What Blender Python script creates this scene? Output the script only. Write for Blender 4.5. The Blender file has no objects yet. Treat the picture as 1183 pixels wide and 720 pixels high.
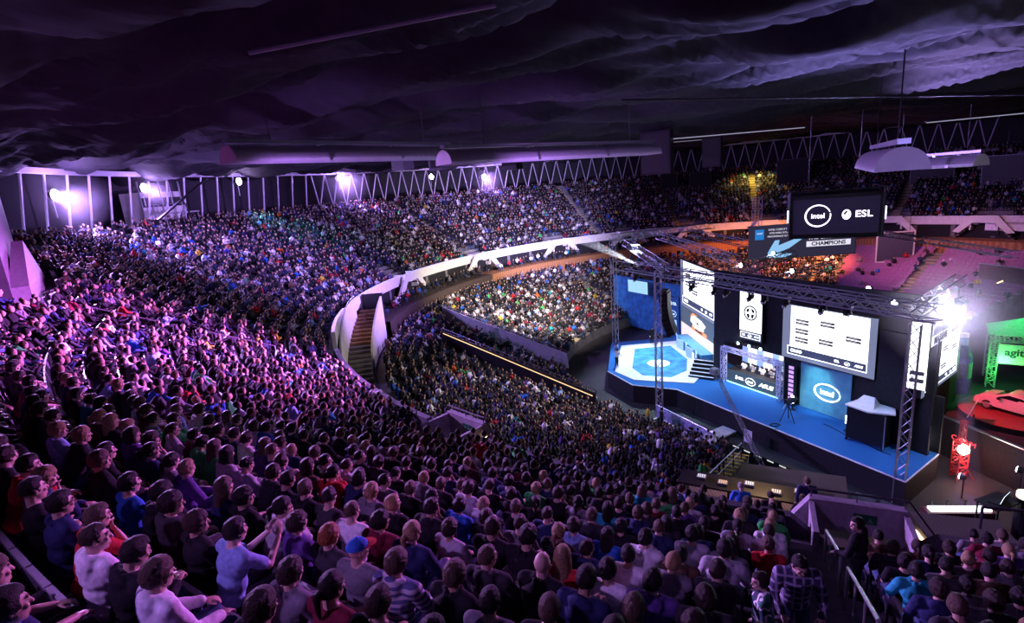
import bpy, bmesh, math, random
import numpy as np
from mathutils import Vector, Matrix, Euler, noise
random.seed(7); rng = np.random.default_rng(7)
SC = bpy.context.scene; COL = SC.collection
PI = math.pi
def rad(a): return a*PI/180.0
CX, CY = 24.31, 45.52            # centre of the bowl
def PL(a, r, z=0.0):             # polar (degrees, radius, height) about the bowl centre
    return (CX+r*math.cos(rad(a)), CY+r*math.sin(rad(a)), z)

# ------------------------------------------------------------------ materials
MATS = {}
def nodes(name):
    m = bpy.data.materials.new(name); m.use_nodes = True
    nt = m.node_tree; b = nt.nodes['Principled BSDF']
    return m, nt, b
def mat(name, col, rough=0.7, metal=0.0, var=0.15, scale=6.0, bump=0.0, spec=0.4):
    if name in MATS: return MATS[name]
    m, nt, b = nodes(name)
    b.inputs['Roughness'].default_value = rough; b.inputs['Metallic'].default_value = metal
    b.inputs['Specular IOR Level'].default_value = spec
    tc = nt.nodes.new('ShaderNodeTexCoord'); nz = nt.nodes.new('ShaderNodeTexNoise')
    nz.inputs['Scale'].default_value = scale; nz.inputs['Detail'].default_value = 4
    nt.links.new(tc.outputs['Object'], nz.inputs['Vector'])
    rp = nt.nodes.new('ShaderNodeValToRGB')
    lo = [max(0, c*(1-var)) for c in col]; hi = [min(1, c*(1+var)) for c in col]
    rp.color_ramp.elements[0].color = (*lo, 1); rp.color_ramp.elements[1].color = (*hi, 1)
    rp.color_ramp.elements[0].position = .3; rp.color_ramp.elements[1].position = .7
    nt.links.new(nz.outputs['Fac'], rp.inputs['Fac']); nt.links.new(rp.outputs['Color'], b.inputs['Base Color'])
    if bump:
        bp = nt.nodes.new('ShaderNodeBump'); bp.inputs['Strength'].default_value = bump
        bp.inputs['Distance'].default_value = 0.02
        nt.links.new(nz.outputs['Fac'], bp.inputs['Height']); nt.links.new(bp.outputs['Normal'], b.inputs['Normal'])
    MATS[name] = m; return m
def emat(name, col, s):
    if name in MATS: return MATS[name]
    m, nt, b = nodes(name)
    b.inputs['Base Color'].default_value = (*[c*.2 for c in col], 1); b.inputs['Roughness'].default_value = .5
    b.inputs['Emission Color'].default_value = (*col, 1); b.inputs['Emission Strength'].default_value = s
    MATS[name] = m; return m
def tex_mat(name, c1, c2, kind, scale, rough=.8, axis='Object'):
    if name in MATS: return MATS[name]
    m, nt, b = nodes(name); b.inputs['Roughness'].default_value = rough
    tc = nt.nodes.new('ShaderNodeTexCoord')
    if kind == 'stripe':
        t = nt.nodes.new('ShaderNodeTexWave'); t.wave_type = 'BANDS'; t.bands_direction = 'Z'
        t.inputs['Scale'].default_value = scale; t.inputs['Distortion'].default_value = .4; fac = t.outputs['Fac']
        nt.links.new(tc.outputs[axis], t.inputs['Vector'])
        rp = nt.nodes.new('ShaderNodeValToRGB'); rp.color_ramp.interpolation = 'CONSTANT'
        rp.color_ramp.elements[1].position = .5
    elif kind == 'plaid':
        ws = []
        for ax in ('X', 'Z'):
            t = nt.nodes.new('ShaderNodeTexWave'); t.wave_type = 'BANDS'; t.bands_direction = ax
            t.inputs['Scale'].default_value = scale; nt.links.new(tc.outputs[axis], t.inputs['Vector'])
            pw = nt.nodes.new('ShaderNodeMath'); pw.operation = 'POWER'; pw.inputs[1].default_value = 6
            nt.links.new(t.outputs['Fac'], pw.inputs[0]); ws.append(pw)
        mx = nt.nodes.new('ShaderNodeMath'); mx.operation = 'MAXIMUM'
        nt.links.new(ws[0].outputs[0], mx.inputs[0]); nt.links.new(ws[1].outputs[0], mx.inputs[1]); fac = mx.outputs[0]
        rp = nt.nodes.new('ShaderNodeValToRGB')
    elif kind == 'camo':
        t = nt.nodes.new('ShaderNodeTexNoise'); t.inputs['Scale'].default_value = scale; t.inputs['Detail'].default_value = 1
        nt.links.new(tc.outputs[axis], t.inputs['Vector']); fac = t.outputs['Fac']
        rp = nt.nodes.new('ShaderNodeValToRGB'); rp.color_ramp.interpolation = 'CONSTANT'
        rp.color_ramp.elements[1].position = .52
        e = rp.color_ramp.elements.new(.45); e.color = (.02, .06, .10, 1)
        e = rp.color_ramp.elements.new(.58); e.color = (.48, .50, .05, 1)
    elif kind == 'planks':
        t = nt.nodes.new('ShaderNodeTexWave'); t.wave_type = 'BANDS'; t.bands_direction = 'X'
        t.inputs['Scale'].default_value = scale; t.inputs['Distortion'].default_value = 3; t.inputs['Detail'].default_value = 3
        nt.links.new(tc.outputs[axis], t.inputs['Vector']); fac = t.outputs['Fac']
        rp = nt.nodes.new('ShaderNodeValToRGB')
    rp.color_ramp.elements[0].color = (*c1, 1)
    rp.color_ramp.elements[-1].color = (*c2, 1)
    nt.links.new(fac, rp.inputs['Fac']); nt.links.new(rp.outputs['Color'], b.inputs['Base Color'])
    MATS[name] = m; return m
M_conc = mat('concrete', (.16, .15, .16), .85, var=.25, scale=1.5, bump=.2)
M_white = mat('white_concrete', (.72, .70, .66), .7, var=.08, scale=2, bump=.1)
M_black = mat('black_fabric', (.012, .012, .015), .9, var=.3)
M_blk = mat('black_metal', (.015, .015, .018), .45, .3)
M_steel = mat('aluminium', (.55, .56, .6), .35, .85, var=.08)
M_dsteel = mat('dark_steel', (.08, .08, .09), .4, .7)
M_wood = tex_mat('wood_panels', (.22, .09, .03), (.42, .19, .07), 'planks', 1.2)
M_board = tex_mat('floor_boards', (.06, .045, .04), (.14, .10, .085), 'planks', 3)
M_carpet = mat('blue_carpet', (.01, .12, .36), .95, var=.2, scale=40, bump=.2)
M_lino = mat('white_vinyl', (.75, .77, .8), .4, var=.04)
M_grey = mat('grey_plastic', (.25, .25, .27), .5)
M_paint = mat('painted_steel', (.62, .58, .66), .4, .2, var=.06)
M_yel = mat('yellow_paint', (.7, .5, .05), .7)
M_red = mat('red_paint', (.45, .02, .02), .35)

# ------------------------------------------------------------------ mesh builder
class MB:
    def __init__(s): s.v = []; s.f = []
    def add(s, vs, fs):
        n = len(s.v); s.v += [tuple(p) for p in vs]; s.f += [tuple(i+n for i in f) for f in fs]; return s
    def box(s, c, d, rz=0.0, M=None):
        x, y, z = (k/2 for k in d)
        vs = [Vector((a*x, b*y, e*z)) for a in (-1, 1) for b in (-1, 1) for e in (-1, 1)]
        R = M if M is not None else Matrix.Rotation(rz, 3, 'Z')
        vs = [R @ p + Vector(c) for p in vs]
        return s.add(vs, [(0, 1, 3, 2), (4, 6, 7, 5), (0, 4, 5, 1), (2, 3, 7, 6), (0, 2, 6, 4), (1, 5, 7, 3)])
    def tube(s, a, b, r, n=6, r2=None, cap=True):
        a, b = Vector(a), Vector(b); d = b-a
        if d.length < 1e-6: return s
        q = d.to_track_quat('Z', 'Y'); r2 = r if r2 is None else r2
        vs = []
        for p, rr in ((a, r), (b, r2)):
            for i in range(n):
                t = 2*PI*i/n; vs.append(p+q @ Vector((rr*math.cos(t), rr*math.sin(t), 0)))
        fs = [(i, (i+1) % n, n+(i+1) % n, n+i) for i in range(n)]
        if cap: fs += [tuple(range(n-1, -1, -1)), tuple(range(n, 2*n))]
        return s.add(vs, fs)
    def path(s, pts, r, n=6):
        for a, b in zip(pts, pts[1:]): s.tube(a, b, r, n)
        return s
    def prism(s, pts, h0, h1):     # polygon in xy, extruded in z
        n = len(pts)
        vs = [(x, y, h0) for x, y in pts]+[(x, y, h1) for x, y in pts]
        fs = [(i, (i+1) % n, n+(i+1) % n, n+i) for i in range(n)]+[tuple(range(n-1, -1, -1)), tuple(range(n, 2*n))]
        return s.add(vs, fs)
    def slab(s, pts, y0, y1):      # polygon in xz, extruded in y
        n = len(pts)
        vs = [(x, y0, z) for x, z in pts]+[(x, y1, z) for x, z in pts]
        fs = [(i, n+i, n+(i+1) % n, (i+1) % n) for i in range(n)]+[tuple(range(n)), tuple(range(2*n-1, n-1, -1))]
        return s.add(vs, fs)
    def ball(s, c, r, seg=10, rings=7):
        r = (r, r, r) if not hasattr(r, '__len__') else r
        vs = [(c[0], c[1], c[2]+r[2])]
        for j in range(1, rings):
            t = PI*j/rings
            for i in range(seg):
                p = 2*PI*i/seg; vs.append((c[0]+r[0]*math.sin(t)*math.cos(p), c[1]+r[1]*math.sin(t)*math.sin(p), c[2]+r[2]*math.cos(t)))
        vs.append((c[0], c[1], c[2]-r[2])); L = len(vs)-1
        fs = [(0, 1+i, 1+(i+1) % seg) for i in range(seg)]
        for j in range(rings-2):
            o = 1+j*seg
            fs += [(o+i, o+seg+i, o+seg+(i+1) % seg, o+(i+1) % seg) for i in range(seg)]
        o = 1+(rings-2)*seg
        fs += [(o+(i+1) % seg, o+i, L) for i in range(seg)]
        return s.add(vs, fs)
    def ring(s, prof, a0, a1, n):  # revolve an (r,z) polyline about the bowl centre
        m = len(prof); vs = []
        for k in range(n+1):
            a = a0+(a1-a0)*k/n
            vs += [PL(a, r, z) for r, z in prof]
        fs = [(k*m+j, (k+1)*m+j, (k+1)*m+j+1, k*m+j+1) for k in range(n) for j in range(m-1)]
        return s.add(vs, fs)
    def build(s, name, m=None, parent=None, smooth=False, mats=None):
        me = bpy.data.meshes.new(name); me.from_pydata(s.v, [], s.f); me.update()
        if smooth: me.polygons.foreach_set('use_smooth', [True]*len(me.polygons))
        for q in (mats or ([m] if m else [])): me.materials.append(q)
        return link(name, me, parent)
def link(name, data, parent=None):
    o = bpy.data.objects.new(name, data); COL.objects.link(o)
    if parent is not None: o.parent = parent
    return o
def tag(o, label=None, cat=None, group=None, kind=None):
    for k, v in (('label', label), ('category', cat), ('group', group), ('kind', kind)):
        if v: o[k] = v
    return o
def empty(name, loc=(0, 0, 0), rz=0.0, label=None, cat=None, group=None):
    o = link(name, None); o.empty_display_size = .2; o.location = loc; o.rotation_euler = (0, 0, rz)
    return tag(o, label, cat, group)
def struct(o): o['kind'] = 'structure'; return o
def copy_tree(o, parent=None):
    c = o.copy(); COL.objects.link(c)
    if parent is not None: c.parent = parent
    for ch in list(o.children): copy_tree(ch, c)
    return c
def text(name, body, size, m, parent, loc, depth=.01, align='CENTER', shear=0.0, sx=1.0, bold=0.0):
    cu = bpy.data.curves.new(name, 'FONT'); cu.body = body; cu.size = size; cu.extrude = depth; cu.align_x = align; cu.align_y = 'CENTER'
    cu.shear = shear; cu.offset = bold; cu.resolution_u = 3
    t = bpy.data.objects.new(name, cu); COL.objects.link(t)
    dg = bpy.context.evaluated_depsgraph_get(); me = bpy.data.meshes.new_from_object(t.evaluated_get(dg))
    bpy.data.objects.remove(t); me.materials.clear(); me.materials.append(m); me.name = name
    o = link(name, me, parent); o.location = loc; o.rotation_euler = (PI/2, 0, 0); o.scale = (sx, 1, 1)
    return o
def arc_ring(name, rx, rz, w, a0, a1, m, parent, loc, n=40, d=.02, taper=0.0):
    b = MB(); vs = []
    for k in range(n+1):
        t = rad(a0+(a1-a0)*k/n); ww = w*(1-taper*abs(2*k/n-1))
        for q in (-.5, .5):
            for y in (0, -d): vs.append(((rx+q*ww)*math.cos(t), y, (rz+q*ww)*math.sin(t)))
    fs = []
    for k in range(n):
        o = 4*k; p = o+4
        fs += [(o, o+2, p+2, p), (o+1, p+1, p+3, o+3), (o, p, p+1, o+1), (o+2, o+3, p+3, p+2)]
    b.add(vs, fs); o = b.build(name, m, parent); o.location = loc; return o
def panel(name, x0, x1, z0, z1, m, parent, y=0.0, d=.02):
    return MB().box(((x0+x1)/2, y-d/2, (z0+z1)/2), (x1-x0, d, z1-z0)).build(name, m, parent)
# ------------------------------------------------------------------ the setting
struct(MB().ring([(0.0, 0), (64, 0)], 0, 360, 90).build('floor', mat('arena_floor', (.028, .026, .03), .7, var=.3, scale=.6)))
NU, R0U, DR, Z0U, DZ = 22, 38.9, .8, 8.75, .38
def zu(k): return Z0U+DZ*k
prof = [(38.3, 7.0), (38.3, zu(0))]
for k in range(NU):
    prof += [(R0U-.4+DR*k if k else 38.3, zu(k)), (R0U+.4+DR*k, zu(k))]
prof += [(R0U+.4+DR*(NU-1), 17.3), (63, 17.3)]
struct(MB().ring(prof, 0, 360, 180).build('floor_upper_tier', M_conc))
NL, R0L, DRL, Z0L, DZL = 18, 20.4, .85, 1.0, .25
def zl(j): return Z0L+DZL*j
prof = [(R0L-.45, 0)]
for j in range(NL):
    prof += [(R0L-.45+DRL*j, zl(j)), (R0L+.4+DRL*j, zl(j))]
prof += [(35.6, zl(NL-1)), (35.6, 5.3)]
struct(MB().ring(prof, 12, 236.5, 130).build('floor_lower_tier', M_conc))
for a in (12, 236.5):           # closing walls at both ends of the lower tier
    p = [(R0L-.45, 0)]+[q for j in range(NL) for q in ((R0L-.45+DRL*j, zl(j)), (R0L+.4+DRL*j, zl(j)))]+[(35.6, 0)]
    b = MB(); b.add([PL(a, r, z) for r, z in p], [tuple(range(len(p)))])
    b.add([PL(a+.5, r, z) for r, z in p], [tuple(range(len(p)))])
    struct(b.build('wall_tier_end', M_conc))
# wooden wall behind the lower tier, then a gallery recess under the parapet, its darkness coloured in
struct(MB().ring([(35.6, 5.0), (35.6, 6.9), (35.8, 6.9), (38.3, 6.9)], 12, 138, 100).build('wall_wooden', M_wood))
struct(MB().ring([(35.6, 5.0), (35.6, 6.9), (35.8, 6.9), (38.3, 6.9)], 138, 177, 30).build('wall_gallery_front', mat('gallery_shade', (.06, .04, .035), .8)))  # dark colour stands in for the dimness over this end of the wall
struct(MB().ring([(38.3, 6.9), (38.3, 8.75)], 0, 360, 120).build('wall_gallery', M_black))  # black sheet stands in for the dark void under the parapet
struct(MB().ring([(35.6, 5.25), (38.3, 5.25), (38.3, 6.9)], 177, 237, 30).build('wall_dark', M_black))  # black as well, for the shade in the near recess
struct(MB().ring([(33.4, 0), (33.4, 7.0), (38.3, 7.0)], 236.6, 252, 12).build('floor_landing', M_board))
struct(MB().ring([(38.3, 6.9), (38.3, 0)], 252, 372, 40).build('wall_dark_pit', M_black))
PORT = [244.6, 224.8, 160, 137.5, 115.5, 98, 82, 66, 43, 28]
hw = 2.3                        # half opening (degrees) of the parapet at a portal
edges = sorted(PORT+[183.0, 199.5])
segs = [(edges[i]+hw, edges[i+1]-hw) for i in range(len(edges)-1)]+[(edges[-1]+hw, 360+edges[0]-hw)]
for i, (a0, a1) in enumerate(segs):
    n = max(3, int((a1-a0)/2))
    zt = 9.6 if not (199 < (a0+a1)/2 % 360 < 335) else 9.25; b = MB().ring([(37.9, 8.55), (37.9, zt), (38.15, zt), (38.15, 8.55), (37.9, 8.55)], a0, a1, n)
    for a in (a0, a1):          # raking end pieces
        s = 1 if a == a0 else -1
        b.add([PL(a, 37.9, 8.55), PL(a, 37.9, zt), PL(a-s*1.3, 37.9, 8.55), PL(a, 38.15, 8.55), PL(a, 38.15, zt), PL(a-s*1.3, 38.15, 8.55)],
              [(0, 1, 2), (3, 5, 4), (0, 3, 4, 1), (1, 4, 5, 2)])
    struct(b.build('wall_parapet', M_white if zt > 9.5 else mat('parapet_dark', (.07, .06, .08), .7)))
# near parapet handrail
b = MB()
for k in range(40):
    a0, a1 = 248+k, 249+k
    b.tube(PL(a0, 38.0, 10.15), PL(a1, 38.0, 10.15), .035); 
    if k % 2 == 0: b.tube(PL(a0, 38.0, 9.6), PL(a0, 38.0, 10.15), .03)
rail = empty('handrail', PL(262, 38, 9.6), 0, 'long black tubular handrail on top of the parapet below the foreground rows', 'handrail')
o = b.build('rail', M_dsteel, rail); o.location = -Vector(rail.location)
# portals: a flat balustrade that falls away to both sides, over a black panel standing in for the dark stairwell
def portal(a, label, near=False):
    e = empty('stair_balustrade', PL(a, 37.3, 0), rad(a)-PI/2+PI, label, 'balustrade', 'stair balustrades along the parapet')
    if near: e.scale = (.78, 1, .97)
    pts = [(-3.0, 7.75), (-1.35, 9.72), (1.35, 9.72), (3.0, 7.75), (2.35, 7.6), (1.05, 8.85), (-1.05, 8.85), (-2.35, 7.6)]
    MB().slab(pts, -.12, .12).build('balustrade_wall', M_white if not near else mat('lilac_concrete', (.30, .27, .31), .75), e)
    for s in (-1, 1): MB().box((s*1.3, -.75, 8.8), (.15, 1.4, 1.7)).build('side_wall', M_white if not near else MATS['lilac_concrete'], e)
    MB().box((0, -.9, 8.0), (2.5, .1, 1.6)).build('opening_shade', M_black, e)  # black panel stands in for the shade inside the stairwell
    b = MB()
    for s in (-1, 1):
        for k in range(6): b.box((s*(1.3+.3*k), -.45, 8.6-.3*k-.1), (.3, .7, .2))
    b.build('stair_treads', M_board, e)
    if near:
        b = MB(); b.path([(-1.4, 0, 9.95), (1.4, 0, 9.95), (3.05, 0, 8.0)], .03)
        for x, z in ((-1.3, 9.7), (0, 9.7), (1.3, 9.7), (2.2, 8.6), (3.0, 7.7)): b.tube((x, 0, z), (x, 0, z+.27), .02)
        b.build('top_rail', M_dsteel, e)
        s = panel('exit_sign', -.1, .55, 9.22, 9.48, mat('sign_green', (.01, .10, .05), .5), e, -.13, .03)
        MB().slab([(.0, 9.3), (.1, 9.42), (.2, 9.3)], -.172, -.162).slab([(.3, 9.28), (.36, 9.43), (.44, 9.28)], -.172, -.162).build('arrow', mat('sign_arrow', (.1, .3, .15), .5), s)
        b = MB(); b.box((1.95, -.14, 8.75), (1.25, .05, .16), M=Matrix.Rotation(rad(48), 3, 'Y'))
        b.build('stair_lamp', emat('warm_lamp', (1, .7, .35), 5), e)
    return e
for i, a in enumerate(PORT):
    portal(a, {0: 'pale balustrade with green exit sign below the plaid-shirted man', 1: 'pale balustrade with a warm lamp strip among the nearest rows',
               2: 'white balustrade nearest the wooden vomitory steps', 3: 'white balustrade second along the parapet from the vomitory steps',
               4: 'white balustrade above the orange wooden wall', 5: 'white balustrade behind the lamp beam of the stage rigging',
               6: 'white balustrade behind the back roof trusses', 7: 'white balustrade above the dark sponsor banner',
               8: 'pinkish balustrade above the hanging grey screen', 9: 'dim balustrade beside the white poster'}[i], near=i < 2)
# the vomitory stair with wooden steps, running down along the parapet
o = Vector(PL(186, 36.9, 0)); e = empty('vomitory_stair', o, 0, 'stairway of warm wooden steps between curved pale walls', 'stairs')
def arc_wall(name, r, d, prof_, m):
    b = MB(); vs = []; n = len(prof_)
    for a, z0, z1 in prof_:
        for rr, z in ((r, z0), (r, z1), (r+d, z1), (r+d, z0)): vs.append(Vector(PL(a, rr, z))-o)
    b.add(vs, [(4*k+j, 4*k+4+j, 4*k+4+(j+1) % 4, 4*k+(j+1) % 4) for k in range(n-1) for j in range(4)]+[(0, 1, 2, 3), (4*n-4, 4*n-1, 4*n-2, 4*n-3)]); b.build(name, m, e)
arc_wall('inner_wall', 35.8, .15, [(178.5+1.5*k, 5.25, 9.5-.36*k) for k in range(9)], M_white)
arc_wall('outer_wall', 37.72, .14, [(181+1.5*k, 5.25, 9.75-.02*k*k) for k in range(12)], M_white)
b = MB()
for k in range(9):
    z = 8.5-.19*k; b.box(Vector(PL(179.5+.95*k, 36.8, (z+5.25)/2))-o, (1.75, .68, z-5.25), rad(179.5+.95*k))
b.build('upper_steps', tex_mat('stair_wood', (.16, .08, .03), (.32, .18, .08), 'planks', 2), e)
b = MB()
for k in range(9, 17):
    z = 8.5-.19*k; b.box(Vector(PL(179.5+.95*k, 36.8, (z+5.25)/2))-o, (1.75, .68, z-5.25), rad(179.5+.95*k))
b.build('lower_steps', M_conc, e)
b = MB()
for k in range(17): b.box(Vector(PL(179.2+.95*k, 36.8, 8.52-.19*k))-o, (1.7, .08, .03), rad(179.5+.95*k))
b.build('nosing', M_black, e)
MB().box(Vector(PL(177.6, 36.8, 7.6))-o, (1.9, .15, 4.2), rad(177.6)).build('end_wall', M_blk, e)
MB().path([Vector(PL(181+1.5*k, 37.75, 10.0-.02*k*k))-o for k in range(12)], .03).build('top_rail', M_steel, e)
# gangway walls that cut the lower tier into blocks
def gangway(p, q, label, lamp):
    p, q = Vector(p), Vector(q); d = q-p; L = math.hypot(d.x, d.y); dz = d.z
    e = empty('gangway_wall', p, math.atan2(d.y, d.x), label, 'wall')
    MB().slab([(0, -.6), (L, dz-.6), (L, dz+.75), (0, .75)], -.08, .08).build('wall_panel', M_grey if not lamp else M_blk, e)
    b = MB(); b.tube((0, 0, 1.0), (L, 0, dz+1.0), .03)
    for k in range(9): b.tube((L*k/8, 0, dz*k/8+.7), (L*k/8, 0, dz*k/8+1.0), .02)
    b.build('handrail', M_dsteel, e)
    if lamp: MB().slab([(.2, .52), (L-.2, dz+.52), (L-.2, dz+.57), (.2, .57)], -.14, -.09).build('light_strip', emat('strip_warm', (1, .66, .33), 1.3), e)
gangway((-7.3, 55.0, 5.4), (4.7, 46.2, 1.9), 'grey gangway wall with handrail cutting through the lower seats', False)
gangway((-6.4, 46.0, 5.2), (5.6, 36.5, 1.9), 'dark gangway wall with a long warm light strip', True)
# rim: back wall, service booth, lit door openings
struct(MB().ring([(63, 17.3), (63, 24)], 0, 360, 120).build('wall_rim', mat('rim_paint', (.03, .028, .034), .8)))
e = empty('service_booth', PL(170.6, 60.4, 17.3), rad(170.6)-PI/2, 'white panelled booth on the top walkway behind the camera platform', 'booth')
b = MB()
for k in range(4): b.box((-1.95+1.3*k, 0, 1.6), (1.25, 2.2, 3.2))
b.build('wall_panel', M_white, e)
b = MB()
for k in range(5): b.box((-2.6+1.3*k, -1.15, 2.1), (.12, .12, 4.2))
b.build('post', M_steel, e); MB().box((0, -1.12, 2.2), (5.0, .06, .9)).build('window_band', M_blk, e)
for a in (193, 187):
    struct(MB().box((0, 0, 1.05), (1.3, .1, 2.1)).build('door_%d' % (1 if a == 193 else 2), emat('door_light', (.75, .8, 1), 3)))
    o = bpy.data.objects['door_%d' % (1 if a == 193 else 2)]; o.location = PL(a, 62.8, 18.4); o.rotation_euler[2] = rad(a)-PI/2
e = empty('camera_platform', PL(173.4, 55.8, 17.0), rad(173.4)-PI/2, 'scaffold camera platform on the top rows beside the white booth', 'platform')
MB().box((0, 0, 1.3), (4.6, 1.6, .12)).build('deck', M_steel, e)
b = MB()
for x in (-2.2, 0, 2.2):
    for y in (-.7, .7): b.tube((x, y, -.6), (x, y, 1.3), .04)
b.build('scaffold_leg', M_steel, e)
b = MB()
for x in (-2.2, -1, 0, 1, 2.2): b.tube((x, .75, 1.3), (x, .75, 2.2), .025)
b.tube((-2.2, .75, 2.2), (2.2, .75, 2.2), .025); b.build('railing', M_steel, e)
e = empty('camera_jib', PL(173.2, 54.8, 17.9), rad(173.2)-PI/2, 'dark camera jib arm slanting over the top platform', 'camera jib')
MB().tube((-4.0, 0, -.2), (4.6, .4, 3.6), .12, 8).build('arm', M_blk, e)
MB().box((-4.2, 0, -.3), (.6, .4, .5)).build('camera', M_blk, e)
b = MB()
for k in range(3): b.tube((0, 0, 1.3), (.8*math.cos(2.1*k), .8*math.sin(2.1*k), -.6), .05)
b.build('tripod', M_blk, e)
# dark stair pylon close on the edge of the frame
b = MB().prism([(-21.2, 22.6), (-25.5, 20.2), (-30.5, 25.5), (-25.9, 28.6)], 12.5, 21.6)
struct(b.build('wall_pylon', mat('pylon_paint', (.10, .085, .11), .7)))
b = MB().prism([(-20.9, 23.2), (-21.4, 22.7), (-25.6, 28.5), (-25.1, 28.9)], 13.2, 15.6)
b.add([(-20.95, 23.25, 15.6), (-21.4, 22.75, 15.6), (-25.6, 28.5, 15.6), (-25.1, 28.9, 15.6), (-23.2, 26.1, 17.5), (-23.5, 25.8, 17.5)], [(0, 3, 4), (1, 5, 2), (0, 4, 5, 1), (3, 2, 5, 4)])
struct(b.build('trim_stair_flank', mat('flank_paint', (.17, .15, .18), .7)))
# ceiling: black cloth sagging between cables
def drape_z(x, y):
    u = .86*x-.5*y; v = .5*x+.86*y
    p = v/6.5+.35*math.sin(u/9.0)
    sag = -1.0*math.sin(PI*(p % 1.0))**.75
    f = noise.noise(Vector((u*.10, v*.45, 0)))*.6+(.5-abs(noise.noise(Vector((u*.16+v*.12, v*.8, 3)))))*.8+(.5-abs(noise.noise(Vector((u*.3, v*1.9, 7)))))*.25
    g = abs(noise.noise(Vector((u*.06+5, v*.16, 9))))*1.4
    return 22.9+sag+f-g
n = 330; xs = np.linspace(-40, 88, n); ys = np.linspace(-18, 110, n)
vs = [(x, y, drape_z(x, y)) for y in ys for x in xs]
fs = [(j*n+i, j*n+i+1, (j+1)*n+i+1, (j+1)*n+i) for j in range(n-1) for i in range(n-1)]
struct(MB().add(vs, fs).build('ceiling', mat('ceiling_cloth', (.022, .021, .028), .85, var=.2, scale=2), smooth=True))
# rim struts that carry the roof edge
b = MB().tube((0, 0, 0), (0, -.9, 4.6), .09, 8); b2 = MB().box((0, 0, .04), (.4, .4, .08))
se = empty('roof_strut', (0, 0, 0), 0, 'pale slanted steel roof strut standing behind the top row', 'strut', 'single roof struts')
b.build('tube', M_paint, se); b2.build('foot_plate', M_paint, se)
ve = empty('roof_strut_pair', (0, 0, 0), 0, 'pale V-shaped pair of steel roof struts behind the far top row', 'strut', 'V-shaped roof struts')
MB().tube((0, 0, 0), (-1.1, -.5, 4.4), .08, 8).tube((0, 0, 0), (1.1, -.5, 4.4), .08, 8).build('tube', M_paint, ve)
MB().box((0, 0, .04), (.4, .4, .08)).build('foot_plate', M_paint, ve)
i1 = i2 = 0
for k in range(78):
    a = 213-2.3*k
    if a > 150: o = se if i1 == 0 else copy_tree(se); i1 += 1
    else: o = ve if i2 == 0 else copy_tree(ve); i2 += 1
    o.location = PL(a, 58.2, 17.3); o.rotation_euler[2] = rad(a)-PI/2
# roof edge ring (beam that the struts carry)
struct(MB().ring([(57.0, 21.75), (57.0, 22.15), (57.4, 22.15), (57.4, 21.75), (57.0, 21.75)], 0, 300, 110).build('beam_roof_edge', M_paint))
# half-barrel hoods hung under the ceiling
def hood(p, q, label, n):
    p, q = Vector(p), Vector(q); d = q-p; L = d.length
    e = empty('barrel_hood', p, math.atan2(d.y, d.x), label, 'hanging hood')
    R = .62; m = 12; shell = MB(); vs = []
    for x in (0, L):
        for r in (R, R-.04):
            vs += [(x, r*math.cos(PI*i/m), r*math.sin(PI*i/m)) for i in range(m+1)]
    k = m+1; fs = []
    for i in range(m): fs += [(i, i+1, 2*k+i+1, 2*k+i), (k+i, 3*k+i, 3*k+i+1, k+i+1)]
    fs += [(0, 2*k, 3*k, k), (m, k+m, 3*k+m, 2*k+m)]
    shell.add(vs, fs).build('shell', M_paint, e, True)
    for x in (0, L):
        MB().add([(x, R*math.cos(PI*i/m), R*math.sin(PI*i/m)) for i in range(m+1)]+[(x+.03, R*math.cos(PI*i/m), R*math.sin(PI*i/m)) for i in range(m+1)],
                 [tuple(range(m+1)), tuple(range(2*m+1, m, -1))]).build('end_cap', M_white, e)
    for i in range(1, n):
        x = L*i/n; b = MB()
        b.add([(x+t, (R+.05)*math.cos(PI*j/m), (R+.05)*math.sin(PI*j/m)) for t in (-.08, .08) for j in range(m+1)],
              [(j, j+1, m+1+j+1, m+1+j) for j in range(m)]).build('strap', M_steel, e)
    MB().box((L/2, 0, R+.14), (L, .3, .14)).build('carrier_rail', M_steel, e)
    b = MB()
    for x in (.15*L, .85*L): b.tube((x, 0, R+.2), (x, 0, 3.2), .02, 5)
    b.build('hanger_rod', M_dsteel, e)
    return e
hood((-2.4, 24.0, 19.15), (9.6, 34.0, 19.15), 'long pale barrel hood with rounded end cap hanging over the middle', 3)
hood((-9.8, 20.2, 19.7), (-2.6, 29.6, 19.6), 'long barrel hood hanging nearest the side with the top-row lamps', 3)
hood((10.7, 14.4, 17.5), (15.0, 21.8, 17.45), 'short segmented barrel hood facing the camera with a bright round end', 4)
hood((25.4, 28.5, 16.9), (24.0, 33.5, 17.0), 'dim barrel hood hanging beyond the short segmented one', 4)
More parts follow.
